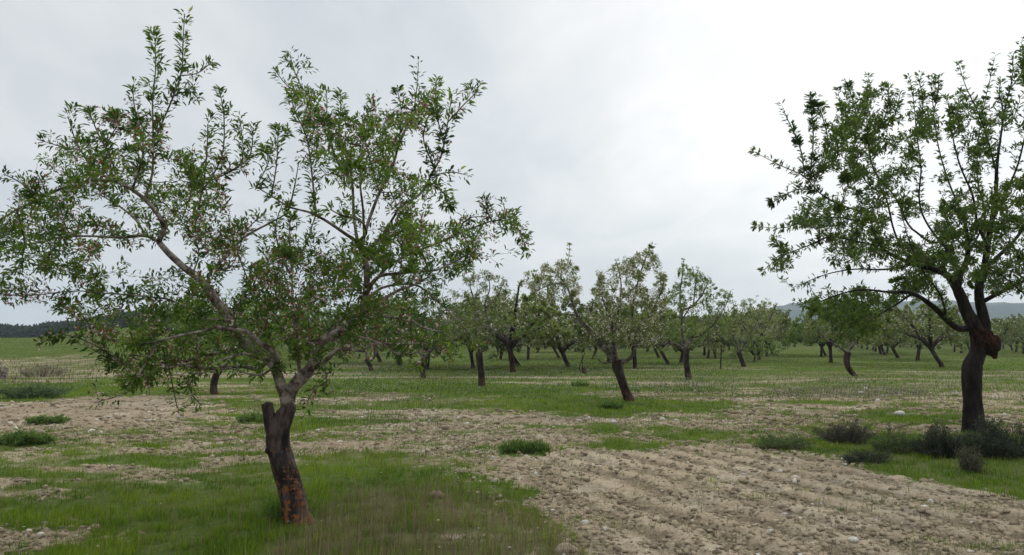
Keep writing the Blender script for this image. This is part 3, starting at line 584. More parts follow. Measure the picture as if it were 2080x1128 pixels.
midtree(815, 1278, [(1282, 822, 15, 0), (1278, 812, 12, 0), (1270, 792, 10.5, 0), (1261, 768, 11, 0), (1254, 745, 12, 0), (1252, 732, 12, 0)],
 [[(1250, 740, 8, 0), (1238, 722, 8, -.1), (1222, 702, 7.5, -.2), (1200, 675, 7, -.4), (1180, 655, 6.5, -.5), (1168, 632, 5.5, -.6), (1158, 600, 4.5, -.6), (1148, 580, 3.5, -.6), (1120, 578, 2.6, -.6), (1090, 592, 1.8, -.6)],
  [(1150, 582, 2.6, -.6), (1140, 555, 2, -.5), (1155, 530, 1.6, -.5), (1157, 498, 1, -.5)], [(1140, 570, 2, -.6), (1120, 550, 1.6, -.3), (1104, 535, 1, -.3)],
  [(1256, 735, 8, 0), (1247, 705, 7, -.2), (1243, 670, 5.5, -.3), (1240, 645, 4.5, -.3), (1228, 620, 3.5, -.3), (1220, 590, 2.2, -.3), (1215, 560, 1.4, -.3)],
  [(1262, 738, 8, 0), (1280, 728, 7, .1), (1288, 705, 5.5, .1), (1290, 685, 5, .1), (1283, 640, 4.5, .1), (1290, 590, 3.5, .1), (1305, 540, 2.5, .1), (1325, 496, 1, .1)],
  [(1246, 730, 6, 0), (1243, 700, 5, .6), (1255, 640, 4, .8), (1262, 580, 3, .9), (1252, 530, 1.2, .9)], [(1290, 680, 4, .1), (1320, 640, 3, -.3), (1345, 590, 2.4, -.5), (1348, 555, 1, -.5)],
  [(1243, 735, 4, 0), (1225, 735, 3, -.5), (1210, 725, 2, -.8)], [(1170, 640, 3.4, -.5), (1130, 640, 2.4, -.2), (1100, 655, 1.6, 0), (1075, 680, 1, 0)]],
 [([(1057, 600), (1062, 560), (1105, 538), (1140, 520), (1175, 548), (1183, 590), (1150, 612), (1100, 612)], 95),
  ([(1203, 590), (1215, 555), (1250, 532), (1280, 520), (1325, 505), (1350, 560), (1358, 640), (1340, 700), (1290, 705), (1200, 690), (1180, 655), (1195, 620)], 340)],
 21, 'leaning almond tree in mid field, dark trunk tilted left, crown speckled with whitish blossom', blo=(1.15, .3), leafn=2.5)
midtree(785, 980, [(980, 791, 11, 0), (979, 784, 8.5, 0), (978, 760, 8, 0), (974, 735, 8, 0), (973, 716, 8.5, 0)],
 [[(972, 722, 6.5, 0), (970, 695, 6, 0), (966, 665, 5, .1), (965, 620, 3.5, .2), (955, 580, 2, .2), (962, 556, 1, .2)], [(976, 722, 6, 0), (987, 698, 6, -.1), (997, 676, 5.5, -.2), (992, 655, 4, -.2), (985, 620, 3.5, -.2), (995, 585, 2.4, -.3), (990, 555, 1, -.3)],
  [(990, 625, 3, -.2), (1010, 600, 2.5, 0), (1025, 570, 1.2, 0)], [(997, 680, 3.5, -.2), (1020, 665, 3, .2), (1040, 650, 2, .4)], [(966, 665, 3.5, .1), (940, 650, 3, .5), (915, 620, 2, .8)], [(970, 700, 3, 0), (950, 680, 2.5, -.6), (920, 670, 1.8, -.8)]],
 [([(900, 610), (925, 575), (955, 560), (985, 550), (1030, 565), (1045, 600), (1048, 650), (1020, 680), (950, 690), (900, 690), (885, 650)], 210)],
 22, 'almond tree with upright dark forked trunk and rusty foot, left of the leaning tree', blo=(.95, .36), leafn=2.5)
midtree(771, 1399, [(1401, 777, 10, 0), (1399, 770, 8, 0), (1396, 750, 7, 0), (1393, 730, 7, 0), (1394, 708, 7.5, 0)],
 [[(1390, 712, 5.5, 0), (1378, 702, 5, 0), (1362, 697, 4, -.2), (1345, 700, 3, -.4)], [(1394, 706, 5.5, 0), (1402, 686, 5, .1), (1418, 684, 4, .2)], [(1392, 706, 5.5, 0), (1386, 680, 5, 0), (1385, 648, 4.5, 0), (1388, 630, 4, 0), (1405, 622, 4, 0), (1425, 600, 3, 0), (1440, 570, 1.6, 0)],
  [(1387, 640, 3.5, 0), (1380, 600, 3, .3), (1385, 560, 2, .4), (1388, 528, 1, .4)], [(1410, 620, 3, 0), (1412, 580, 2, -.3), (1418, 545, 1, -.3)], [(1418, 684, 3, .2), (1450, 660, 2.5, .2), (1475, 620, 1.8, .2), (1485, 590, 1, .2)], [(1345, 700, 2.5, -.4), (1340, 660, 2, -.6), (1345, 620, 1.2, -.6)]],
 [([(1350, 610), (1362, 570), (1385, 535), (1410, 550), (1440, 560), (1450, 590), (1485, 590), (1500, 630), (1475, 685), (1360, 690), (1340, 660)], 260)],
 23, 'greener almond tree with straight reddish-footed trunk, right of the leaning blossoming tree', blo=(.35, .42), leafn=3., cols=LEAFC3)
midtree(764, 1736, [(1741, 768, 7, 0), (1735, 762, 6, 0), (1725, 750, 6.5, 0), (1720, 735, 7, 0), (1722, 716, 7.5, 0)],
 [[(1722, 716, 6, 0), (1730, 700, 5.5, 0), (1726, 680, 5, 0), (1722, 655, 4, 0), (1715, 620, 2, 0)], [(1718, 718, 5, 0), (1703, 703, 4.5, 0), (1690, 696, 4, 0), (1670, 680, 2.5, 0), (1655, 650, 1.5, 0)], [(1730, 700, 3.5, 0), (1750, 680, 3, .2), (1775, 660, 2, .3)]],
 [([(1630, 640), (1680, 610), (1740, 600), (1790, 640), (1790, 690), (1740, 690), (1690, 690), (1630, 680)], 120)],
 24, 'almond tree with curved rusty trunk, between the right-hand row and the big right tree', blo=(.5, .4), leafn=3.)
midtree(745, 1511, [(1513, 750, 6.5, 0), (1511, 744, 5.5, 0), (1506, 730, 5, 0), (1501, 716, 6, 0)],
 [[(1501, 716, 4.5, 0), (1497, 700, 4, 0), (1490, 682, 3.5, 0), (1480, 672, 3, 0), (1470, 640, 1.5, 0)], [(1503, 716, 4.5, 0), (1512, 700, 4, 0), (1518, 685, 3.5, 0), (1535, 660, 2, 0), (1545, 630, 1, 0)], [(1512, 700, 3, 0), (1505, 660, 2.5, .4), (1512, 610, 1, .4)]],
 [([(1465, 640), (1490, 615), (1540, 600), (1575, 612), (1590, 650), (1580, 685), (1530, 690), (1470, 690)], 170)],
 25, 'almond tree with leaning V-forked trunk, first of the row running away at right', blo=(.6, .38), leafn=3.)
midtree(801, 436, [(437, 808, 10, 0), (436, 800, 8.5, 0), (434, 785, 8, 0), (438, 765, 8, 0), (446, 750, 8.5, 0)],
 [[(446, 752, 7, 0), (460, 740, 6, 0), (485, 715, 4, .1), (520, 680, 2.5, .1), (540, 640, 1.2, .1)], [(440, 760, 5, 0), (425, 735, 4.5, 0), (400, 700, 3.5, 0), (370, 660, 1.8, 0)], [(446, 752, 5, 0), (450, 700, 4, .4), (455, 640, 2.5, .5), (460, 600, 1, .5)]],
 [([(350, 640), (400, 610), (470, 590), (540, 600), (590, 650), (580, 720), (480, 730), (380, 720), (340, 690)], 210)],
 26, 'almond tree with short curved trunk seen behind the foreground tree at its left', blo=(.12, .5), leafn=3.2, cols=LEAFC3)
midtree(753, 755, [(756, 758, 6, 0), (755, 752, 5, 0), (751, 742, 5, 0), (745, 730, 6, 0)],
 [[(745, 731, 5, 0), (742, 715, 4.5, 0), (732, 700, 3.5, 0), (715, 670, 2, 0), (705, 630, 1, 0)], [(750, 738, 4, 0), (762, 722, 4, 0), (768, 700, 3.5, 0), (790, 660, 2, 0), (795, 620, 1, 0)], [(762, 722, 3, 0), (755, 680, 2.5, .3), (752, 615, 1, .3)]],
 [([(690, 630), (740, 605), (800, 610), (840, 650), (830, 700), (780, 705), (700, 700)], 170)],
 27, 'almond tree with dark U-shaped fork behind the right-hand branches of the foreground tree', blo=(.25, .45), leafn=3.2, cols=LEAFC3)
midtree(768, 860, [(860, 773, 8, 0), (860, 767, 6.5, 0), (859, 750, 6, 0), (861, 738, 6.5, 0), (862, 731, 7, 0)],
 [[(862, 734, 5, 0), (870, 715, 4, 0), (885, 690, 3, 0), (895, 640, 1.2, 0)], [(859, 734, 5, 0), (850, 710, 4, 0), (835, 680, 3, 0), (825, 620, 1.2, 0)], [(862, 733, 4, 0), (860, 690, 3, .3), (865, 600, 1, .3)]],
 [([(800, 620), (830, 590), (880, 585), (915, 620), (925, 690), (880, 700), (800, 700)], 190)],
 28, 'almond tree with straight pale-brown sawn-topped trunk below the foreground tree\'s right branches', blo=(.3, .42), leafn=3.2, cols=LEAFC3)

# ================================================================== DISTANT TREES: variants + copies
def variant(seed, lean, blo, cols, hgt=4.1, wid=2.7):
    global t
    t = Tree(seed); r = t.r; t.lock = np.zeros(0, bool)
    th = r.uniform(.6, .85)
    a = np.array([[0, 0, -.15, .115], [0, 0, .05, .095], [lean * .25, 0, th * .5, .08], [lean * .5, .03, th, .09]])
    def LL(a, kind, step=.12):
        ids = t.trace3(np.array(a, float), kind, step); t.lock = np.append(t.lock, np.full(len(ids), kind == 'root'))
    LL(a, 'root', .08); top = a[-1, :3]
    nf = r.randint(3, 5); a0 = r.rand() * 6.28
    for k in range(nf):
        an = a0 + k * 6.283 / nf + r.randn() * .3; ou = np.array([math.cos(an), math.sin(an), 0])
        p1 = top + ou * .25 + [0, 0, .3]; p2 = top + ou * r.uniform(.6, .9) + [0, 0, r.uniform(.7, 1.)]; p3 = top + ou * r.uniform(1., 1.6) + [0, 0, r.uniform(1.6, 2.3)]
        LL([[*top, .09], [*p1, .08], [*p2, .055], [*p3, .02]], 'limb')
        q3 = p1 + ou * r.uniform(.9, 1.3) + [r.randn() * .3, r.randn() * .3, .5]
        LL([[*p1, .05], [*(p1 + ou * .5 + [0, 0, .25]), .04], [*q3, .015]], 'limb')
    n = 250; d = unit(r.randn(n, 3)); d[:, 2] = np.abs(d[:, 2]) * 1.1 - .38
    rr = r.uniform(.45, 1., (n, 1)) ** .6
    lump = (.75 + .5 * fbm(d[:, 0] * 2 + 5, d[:, 1] * 2 + d[:, 2] * 2, seed, 2))[:, None]
    tg = np.array([lean * .5, 0, th + .75]) + d * rr * lump * np.array([wid, wid, hgt - th - 1.2])
    tg = tg[tg[:, 2] > th - .2]
    t.grow(tg, up=.5, step=.13, wig=.3); t.radii(.004, .42)
    tb = Tubes()
    for k, (kd, ids) in enumerate(t.paths):
        rd = t.rad[ids].copy()
        if kd in ('root', 'limb'): tb.add(t.pos[ids], rd, 9, .15, seed=k)
        else: rd[0] = rd[1]; tb.add(t.pos[ids], rd, 3)
    root = empty('almond_tree', (0, 0, -500))
    ob('trunk', tb.mesh('trunk', M_far_trunk), root)
    V, Q, T, c = t.leaves(per=32, rmax=.05, lmax=.6, ln=(.08, .13), wr=.42, cols=cols, gs=.9, lo=True, seedn=seed)
    ob('crown', mesh_np('crown', V, Q, T, M_leaf, c), root)
    b = t.blossoms(per=blo * 2.4, thr=.36, size=.036, rmax=.05, each=3, cols=BLOF, gs=.9, seedn=seed + 4, spread=.08)
    if b: V, Q, T, c = b; ob('blossom', mesh_np('blossom', V, Q, T, M_flower, c), root)
    return root
variants = [variant(41, -.5, 1.2, LEAFC2), variant(42, .2, .8, LEAFC2, 3.7, 2.1), variant(43, .6, .25, LEAFC3, 4.1), variant(44, -.2, 1., LEAFC2, 3.6, 2.4), variant(45, .0, .1, LEAFC3, 4., 2.2), variant(46, -.8, .7, LEAFC2, 3.8), variant(47, .4, .4, LEAFC2, 3.5, 2.9), variant(48, -.1, .2, LEAFC3, 4.3, 2.5)]
used = [False] * len(variants); placed = []
def height(x, y):
    x = np.asarray(x, float); y = np.asarray(y, float)
    u = CX + F * x / np.maximum(y, 5.)
    hill = sm(28, 92, y) * (1 - sm(98, 150, y)) * (1.5 + 1.2 * sm(60, 220, u)) * (1 - sm(300, 480, u))
    return hill + .05 * (fbm(x * .15, y * .15, 31, 3) - .5) * sm(12, 30, y)
def put(vi, x, y, rz, s, label, group=None):
    z = float(height(x, y)) - .03
    s = s * 1.38; sc = (s * R0.uniform(.88, 1.12), s * R0.uniform(.88, 1.12), s * R0.uniform(.88, 1.08))
    if not used[vi]: used[vi] = True; o = variants[vi]; o.location = (x, y, z); o.rotation_euler = (0, 0, rz); o.scale = sc
    else: o = copy_tree(variants[vi], (x, y, z), rz, sc)
    tag(o, label, 'tree', group or 'almond trees in the orchard rows'); placed.append((x, y)); return o
for (u_, v_, vi, s_, lab) in [
 (1290, 749, 3, .95, 'small almond tree with pale bare lower stems, right behind the leaning blossoming tree'),
 (1358, 741, 5, .85, 'almond tree tilted right with low side branch, between the leaning tree and the straight-trunked tree'),
 (1383, 737, 1, .8, 'small crooked-stemmed almond tree peeping out left of the straight reddish-footed trunk'),
 (1338, 727, 0, .85, 'small distant almond tree showing between the two tree trunks right of centre'),
 (1438, 728, 1, .9, 'distant almond tree just right of the straight reddish-footed trunk, darker of the close pair'),
 (1453, 727, 4, .85, 'distant slim almond tree directly behind the young sapling'),
 (1531, 736, 2, .45, 'stunted little almond tree beside the first tree of the right-hand row'),
 (1542, 731, 3, .95, 'second almond tree of the row that runs away at right'),
 (1558, 725, 1, 1., 'third almond tree of the row that runs away at right'),
 (1569, 720, 0, 1., 'fourth almond tree of the row that runs away at right'),
 (1236, 738, 4, .85, 'small almond tree behind the leaning tree, left of its trunk'),
 (1204, 730, 2, .85, 'distant almond tree with yellowish crown above the sprouting stump'),
 (1155, 747, 0, .95, 'pale almond tree with low side branches, left of the sprouting stump'),
 (1136, 728, 5, .8, 'small distant almond tree in the gap left of the leaning tree'),
 (1042, 756, 3, 1., 'blossoming almond tree with V-shaped reddish limbs, right of the dark forked trunk'),
 (1053, 744, 5, .95, 'almond tree with bent reddish trunk close behind the V-limbed tree'),
 (1017, 730, 1, .8, 'small almond tree far behind, just right of the dark forked trunk'),
 (1073, 732, 4, .8, 'slender almond tree right of the bent reddish trunk'),
 (1091, 717, 2, .9, 'distant green almond tree in the centre gap of the orchard'),
 (961, 749, 1, .9, 'almond tree with short knobby trunk, close left of the dark forked trunk'),
 (867, 750, 3, .8, 'small almond tree half hidden behind the sawn-topped pale-brown trunk'),
 (811, 743, 2, .9, 'almond tree with slanting thin trunk, left of the sawn-topped trunk'),
 (773, 737, 0, .9, 'almond tree far behind, right of the dark U-shaped fork'),
 (886, 720, 5, .9, 'distant almond tree right of and beyond the sawn-topped trunk'),
 (1688, 738, 4, .9, 'almond tree with straight short trunk left of the curved rusty trunk'),
 (1668, 725, 3, .9, 'far almond tree with low shaggy branches, left of the curved rusty trunk'),
 (1677, 723, 0, .95, 'distant almond tree squeezed behind the low shaggy-branched one'),
 (1789, 720, 1, .95, 'left one of the close pair of far trunks between rusty trunk and big right tree'),
 (1797, 722, 2, .9, 'right one of the close pair of far trunks between rusty trunk and big right tree'),
 (1824, 728, 0, .95, 'almond tree with Y-forked straight trunk under the low limb of the big right tree'),
 (1864, 733, 3, .95, 'almond tree with upright trunk, second left of the big right trunk'),
 (1914, 746, 5, .95, 'blossom-speckled almond tree with thin leaning trunk, first left of the big right trunk'),
 (1953, 718, 4, 1., 'far almond tree just left of the big right trunk'),
 (1970, 712, 2, .9, 'far almond tree almost hidden by the big right trunk'),
 (2064, 716, 1, .95, 'far almond tree at the right edge beyond the burl'),
 (2079, 719, 3, .95, 'rightmost far almond tree cut by the picture edge'),
 (640, 738, 4, .95, 'green almond tree seen through the fork of the foreground tree'),
 (690, 728, 2, .9, 'green almond tree behind the right limb of the foreground tree'),
 (540, 732, 4, 1.05, 'green almond tree behind the left limb of the foreground tree'),
 (480, 722, 2, 1.05, 'green almond tree far behind the left boughs of the foreground tree')]:
    p_ = gpos(u_, v_); put(vi, p_[0], p_[1], R0.rand() * 6.28 if vi not in (0, 5) else R0.uniform(-.4, .4), s_, lab)
# rows running on to the back
dirx = .39
cnt = 0
for k in range(-16, 20):
    for j in range(0, 30):
        y = 58 + j * 8.6 + R0.randn() * .5; x = dirx * (y) + k * 8.4 - 1.2 + R0.randn() * .4
        uu = CX + F * x / y
        if not (330 < uu < 2200) or y > 205 or (y < 62): continue
        if 1595 < uu < 1640 and y < 130: continue
        if placed and min((x - a) ** 2 + (y - b) ** 2 for a, b in placed) < 16: continue
        if y > 150 and R0.rand() < .3: continue
        far = y > 110
        put(int(R0.choice(8)), x, y, R0.rand() * 6.28, R0.uniform(.85, 1.1),
            'very small far-off almond tree in the back rows of the orchard' if far else 'small distant almond tree in the crowded rows beyond the nearer trees',
            'almond trees in the farthest rows' if far else 'almond trees in the distant rows'); cnt += 1
print('row trees', cnt)

# ------------------------------------------------------------------ sapling and sprouting stump
def small_tree(ub, vb, stem, sides, polys, seed, name, label, cat, leafn, cols):
    global t, YY
    YY = gdist(vb); t = Tree(seed); t.lock = np.zeros(0, bool)
    L(stem, 'root', .05)
    for s_ in sides: L(s_, 'limb', .08)
    t.lock[:] = False
    for pl, n_ in polys: t.grow(fill(t.r, pl, n_, YY, .35, gate=0.), up=.4, wig=.2, step=.08)
    t.radii(.004, .4); org = gpos(ub, vb); org[2] = 0; rt = empty(name, org); tag(rt, label, cat)
    tb = Tubes()
    for k, (kd, ids) in enumerate(t.paths): tb.add(t.pos[ids], t.rad[ids], 8 if kd == 'root' else 5, .12 if kd == 'root' else 0, seed=k)
    ob('trunk', tb.mesh('trunk', M_far_trunk, org), rt)
    V, Q, T, c = t.leaves(per=leafn, rmax=.05, ln=(.08, .12), wr=.4, cols=cols, lo=True); ob('crown', mesh_np('crown', V - org, Q, T, M_leaf, c), rt)
small_tree(1464, 749, [(1464, 752, 1.6, 0), (1464, 735, 1.5, 0), (1465, 715, 1.2, 0), (1464, 702, 1, 0)], [], [([(1450, 705), (1464, 698), (1478, 708), (1474, 730), (1454, 732)], 26)], 61, 'sapling',
           'thin young sapling with a wispy green top, right of the straight reddish-footed trunk', 'sapling', 2.2, LEAFC3)
small_tree(1187, 759, [(1192, 764, 4.5, 0), (1189, 757, 4.5, 0), (1184, 748, 4, 0)], [[(1184, 752, 1.6, 0), (1180, 756, 1.5, 0), (1177, 745, 1.3, 0), (1183, 728, 1, 0), (1180, 706, .8, 0)], [(1184, 748, 1.4, 0), (1182, 735, 1.2, 0), (1188, 715, .8, 0)]],
           [([(1174, 712), (1182, 700), (1192, 715), (1186, 735), (1176, 735)], 9)], 62, 'tree_stump', 'leaning sawn stump with a few thin sprouts, left of the leaning blossoming tree', 'stump', .8, LEAFC3)

# ================================================================== GROUND
def vegmap(x, y):
    """green cover 0..1, dry straw cover 0..1 : where plants grow on the field"""
    w = .16 + .014 * y
    nx = (fbm(x * 1.6, y * 1.6, 1, 3) - .5) * 2; ny = (fbm(x * 1.6 + 40, y * 1.6, 2, 3) - .5) * 2
    X = x + nx * w * 2.2; Yy = np.maximum(y + ny * w * 2.2, 2.)
    jx = vn(x * 14, y * 14, 21) - .5; jy = vn(x * 14 + 9, y * 14, 22) - .5; js = .35 + .02 * y
    X = X + jx * js + (vn(x * 45, y * 45, 23) - .5) * js; Yy = np.maximum(Yy + jy * js + (vn(x * 45, y * 45, 24) - .5) * js, 2.)
    u = CX + F * X / Yy / 1.0; v = HOR + CAMH * F / Yy
    streak = fbm(x * .12 - y * .02, y * .55, 4, 3); patch = fbm(x * .55, y * .95, 6, 3); fine = fbm(x * 1.9, y * 3.2, 8, 3)
    g = np.where(v < 800, .64 + .24 * (1 - sm(735, 765, v)) + 1.0 * (streak - .5) + .5 * (patch - .5) + .3 * (fine - .5),   .66 + 1.2 * (streak - .5) + 1.2 * (patch - .5) + .8 * (fine - .5))
    dry = np.clip(.24 - .12 * (1 - sm(735, 765, v)) + 1.2 * (fbm(x * .35, y * .8, 12, 3) - .5), 0, 1)
    def pt(poly, val, dr=None):
        nonlocal g, dry
        k = inpoly(u, v, poly); g = np.where(k, val + .9 * (patch - .5) * (1 - abs(val - .5) * 1.2) + (.3 + 1.1 * (1 - 2 * abs(val - .5))) * (fine - .5), g)
        if dr is not None: dry = np.where(k, dr, dry)
    pt([(-900, 790), (200, 800), (430, 815), (560, 870), (600, 960), (480, 985), (200, 1000), (-900, 1060)], .52)
    pt([(-900, 815), (120, 808), (380, 812), (430, 850), (250, 868), (-900, 862)], .03, .1)
    pt([(600, 880), (760, 860), (960, 850), (1180, 870), (1300, 890), (1000, 930), (760, 930), (600, 940)], .42)
    pt([(960, 880), (1100, 905), (1560, 905), (1700, 930), (1830, 962), (2060, 1005), (3500, 1120), (3500, 1900), (1230, 1900), (1190, 1130), (1060, 1030), (960, 940)], .10, .1)
    pt([(1480, 820), (2090, 830), (2900, 850), (2900, 890), (1880, 880), (1480, 900), (1300, 860)], .47, .35)
    pt([(-900, 1060), (100, 1010), (260, 985), (560, 965), (700, 940), (960, 950), (1060, 1020), (1120, 1080), (1190, 1130), (1240, 1900), (-2500, 1900)], 1.02, .12)
    pt([(690, 1000), (900, 985), (1060, 1040), (1150, 1130), (1200, 1900), (500, 1900), (560, 1120)], .72, .42)
    pt([(-200, 1050), (60, 1050), (140, 1060), (120, 1128), (90, 1500), (-200, 1500)], .15, .2)
    pt([(1530, 905), (1700, 870), (1800, 880), (1900, 880), (2300, 880), (2300, 990), (2080, 975), (1900, 958), (1700, 930)], .95, .25)
    pt([(1010, 800), (1250, 805), (1500, 815), (1480, 838), (1200, 842), (1020, 830)], .95, .1)
    pt([(1010, 905), (1120, 900), (1120, 922), (1020, 925)], .9, 0)
    pt([(1150, 880), (1300, 868), (1460, 872), (1440, 905), (1200, 912)], .68, .1)
    pt([(1720, 838), (1960, 840), (1960, 862), (1730, 860)], .85, 0)
    pt([(560, 770), (1000, 775), (1230, 790), (1000, 800), (560, 795)], .95, .05)
    pt([(-900, 770), (230, 765), (240, 800), (60, 815), (-900, 820)], 1., .05)
    pt([(-900, 742), (170, 738), (250, 757), (170, 778), (-900, 785)], .6, .4)
    pt([(1460, 785), (1900, 790), (1900, 812), (1500, 812)], .5, .5)
    pt([(1590, 768), (1650, 768), (1650, 776), (1590, 776)], .0, 0)
    return np.clip(g, 0, 1), np.clip(dry, 0, 1)
def axis_grid(lo, hi, d0, growth, far):
    a = list(np.arange(lo, hi, d0)); x = a[-1]; d = d0; rgt = []
    while x < far: d = max(d0, d * growth); x += d; rgt.append(x)
    x = a[0]; d = d0; lft = []
    while x > -far: d *= growth; x -= d; lft.append(x)
    return np.array(lft[::-1] + a + rgt)
xs = axis_grid(-6., 6.2, .03, 1.035, 2400)
ya = [-2400, -1200, -500, -200, -80, -30, -10, -3, 0, 1.5, 2.8, 3.6, 4.2]; y = 4.6
while y < 2400: ya.append(y); y += max(.026, (y - 3) * .0058)
ys = np.array(ya, float)
X, Yg = np.meshgrid(xs, ys)
veg, dry = vegmap(X, Yg)
Z = height(X, Yg)
bare = np.clip(1 - veg * 1.3, 0, 1)
near = 1 - sm(14, 40, Yg)
cl = fbm(X * 9, Yg * 9, 61, 4); cl2 = np.abs(fbm(X * 4 + 9, Yg * 4, 66, 3) - .5) * 2; cl3 = np.abs(fbm(X * 13 + 9, Yg * 13, 67, 3) - .5) * 2
def furrows(X, Yg):
    fu = X * .92 + Yg * .40 + .012 * (Yg - 7) ** 2
    return np.sin(fu * 6.283 / .55 + 4.2 * fbm(X * .6, Yg * .6, 71, 3)), sm(.0, 1.2, X) * (1 - sm(10.5, 12.5, Yg)) * sm(.35, .6, fbm(X * .5 + 3, Yg * .5, 73, 2) + .12)
furrow, strip = furrows(X, Yg)
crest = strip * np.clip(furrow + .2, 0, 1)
Z = Z + near * bare * (1 - .65 * crest) * (.09 * (cl - .5) + .03 * (cl2 - .25) - .075 * (cl3 - .25))
Z = Z + near * bare * strip * .018 * furrow
Z = Z + near * .05 * (fbm(X * .9, Yg * .9, 81, 3) - .5) + near * (1 - bare) * .03 * (fbm(X * 5, Yg * 5, 83, 3) - .5)
dirt = np.array([.275, .224, .155]); dirt2 = np.array([.365, .31, .23]); dirtd = np.array([.155, .115, .078]); grn = np.array([.046, .084, .013]); grn2 = np.array([.080, .118, .024]); straw = np.array([.19, .155, .10])
m1 = fbm(X * 2.2, Yg * 2.2, 91, 4)[..., None]; m2 = fbm(X * 11, Yg * 11, 95, 3)[..., None]
colr = dirt * (1 - sm(.45, .75, m1)) + dirt2 * sm(.45, .75, m1)
colr = colr * (1 - .55 * sm(.5, .72, m2)) + dirtd * .55 * sm(.5, .72, m2)
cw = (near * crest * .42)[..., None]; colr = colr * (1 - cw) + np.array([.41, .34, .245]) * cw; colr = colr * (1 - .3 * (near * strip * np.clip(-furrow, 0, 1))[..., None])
gr = grn * (1 - m1) + grn2 * m1
gr = gr * (1 - .55 * dry[..., None]) + straw * .55 * dry[..., None]
vv = sm(.3, .75, veg + .25 * (m2[..., 0] - .5))[..., None]
colr = colr * (1 - vv * .92) + gr * vv * .92
colr = np.where((Yg > 150)[..., None], grn2 * .9 + 0 * colr, colr)
ny_, nx_ = X.shape
V = np.stack([X, Yg, Z], -1).reshape(-1, 3)
i = np.arange(ny_ - 1)[:, None] * nx_; j = np.arange(nx_ - 1)[None]
Q = np.stack([i + j, i + j + 1, i + nx_ + j + 1, i + nx_ + j], -1).reshape(-1, 4)
print('ground verts', len(V))
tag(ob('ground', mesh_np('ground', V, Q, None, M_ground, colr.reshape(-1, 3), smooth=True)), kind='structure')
def gz(x, y):
    ix = np.clip(np.searchsorted(xs, x) - 1, 0, nx_ - 2); iy = np.clip(np.searchsorted(ys, y) - 1, 0, ny_ - 2)
    fx = (x - xs[ix]) / (xs[ix + 1] - xs[ix]); fy = (y - ys[iy]) / (ys[iy + 1] - ys[iy])
    return (Z[iy, ix] * (1 - fx) + Z[iy, ix + 1] * fx) * (1 - fy) + (Z[iy + 1, ix] * (1 - fx) + Z[iy + 1, ix + 1] * fx) * fy

# ------------------------------------------------------------------ grass (nobody could count it)
BT = np.array([[0, -.5, 0], [0, .5, 0], [.55, -.38, .06], [.55, .38, .06], [1, 0, .3]]); BQ = np.array([[0, 1, 3, 2]]); BTr = np.array([[2, 3, 4]])
def grass(n, vlo, vhi, hs, dens, seed, dryb=0., wmin=.0042, ulo=-350, uhi=2430):
    r = np.random.RandomState(seed)
    u = r.uniform(ulo, uhi, n); v = r.uniform(vlo, vhi, n); p = gpos(u, v); x = p[:, 0]; y = p[:, 1]
    g, d = vegmap(x, y); clump = fbm(x * 6, y * 6, 201, 3)
    keep = r.rand(n) < dens * np.clip((g - .12) * 1.35, 0, 1) * np.clip((clump - .36) * 4.5, .08, 1)
    x, y, g, d, clump = x[keep], y[keep], g[keep], d[keep], clump[keep]; n = len(x)
    z = gz(x, y); lush = fbm(x * 1.3, y * 1.3, 205, 2)
    h = r.uniform(hs[0], hs[1], n) * (.45 + .9 * g * lush + .35 * clump)
    ang = r.rand(n) * 6.283; ln = r.uniform(.1, 1.25, n)
    dr = np.stack([np.cos(ang) * ln, np.sin(ang) * ln, np.ones(n)], -1)
    nr = np.stack([np.cos(ang), np.sin(ang), -.2 * np.ones(n)], -1) * -1
    W = np.maximum(wmin, y * .00062) * r.uniform(.7, 1.3, n)
    V, Q, T, k = blades(np.stack([x, y, z - .004], -1), dr, nr, h, W, BT, BQ, BTr)
    a = np.array([.044, .115, .009]); b = np.array([.19, .275, .024]); s = np.array([.20, .155, .085]); hh = np.clip(lush * 1.6 - .3 + r.randn(n) * .25, 0, 1)[:, None]
    c = a * (1 - hh) + b * hh; isdry = (r.rand(n) < d * .55 + dryb)[:, None]; c = np.where(isdry, s * r.uniform(.55, 1.15, (n, 1)), c) * r.uniform(.75, 1.2, (n, 1))
    return V, Q, T, np.repeat(c, k, 0)
parts = [grass(330000, 930, 1240, (.02, .085), 1., 301), grass(300000, 800, 930, (.02, .08), .9, 302), grass(200000, 708, 800, (.03, .10), .8, 303)]
off = 0; VV = []; QQ = []; TT = []; CCc = []
for V, Q, T, c in parts: VV.append(V); QQ.append(Q + off); TT.append(T + off); CCc.append(c); off += len(V)
print('grass blades', off // 5)
tag(ob('grass', mesh_np('grass', np.vstack(VV), np.vstack(QQ), np.vstack(TT), M_grass, np.vstack(CCc))), 'short green grass growing in patches over the orchard floor', 'grass', kind='stuff')
# dry stalks
def stalks(n, region, hs, seed, lean=.8, w=.003, col=(.26, .21, .13)):
    r = np.random.RandomState(seed); reg = np.array(region, float); lo = reg.min(0); hi = reg.max(0)
    u = r.uniform(lo[0], hi[0], n * 3); v = r.uniform(lo[1], hi[1], n * 3); k = inpoly(u, v, region); u = u[k][:n]; v = v[k][:n]; p = gpos(u, v); n = len(u)
    x, y = p[:, 0], p[:, 1]; a = r.rand(n) * 6.283; l = r.uniform(.1, lean, n)
    V, Q, T, k = blades(np.stack([x, y, gz(x, y)], -1), np.stack([np.cos(a) * l, np.sin(a) * l, np.ones(n)], -1), -np.stack([np.cos(a), np.sin(a), -.2 + 0 * a], -1), r.uniform(*hs, n), np.maximum(w, y * .0006) * np.ones(n), BT, BQ, BTr)
    c = np.array(col) * r.uniform(.45, 1.2, (n, 1)); return V, Q, T, np.repeat(c, k, 0)
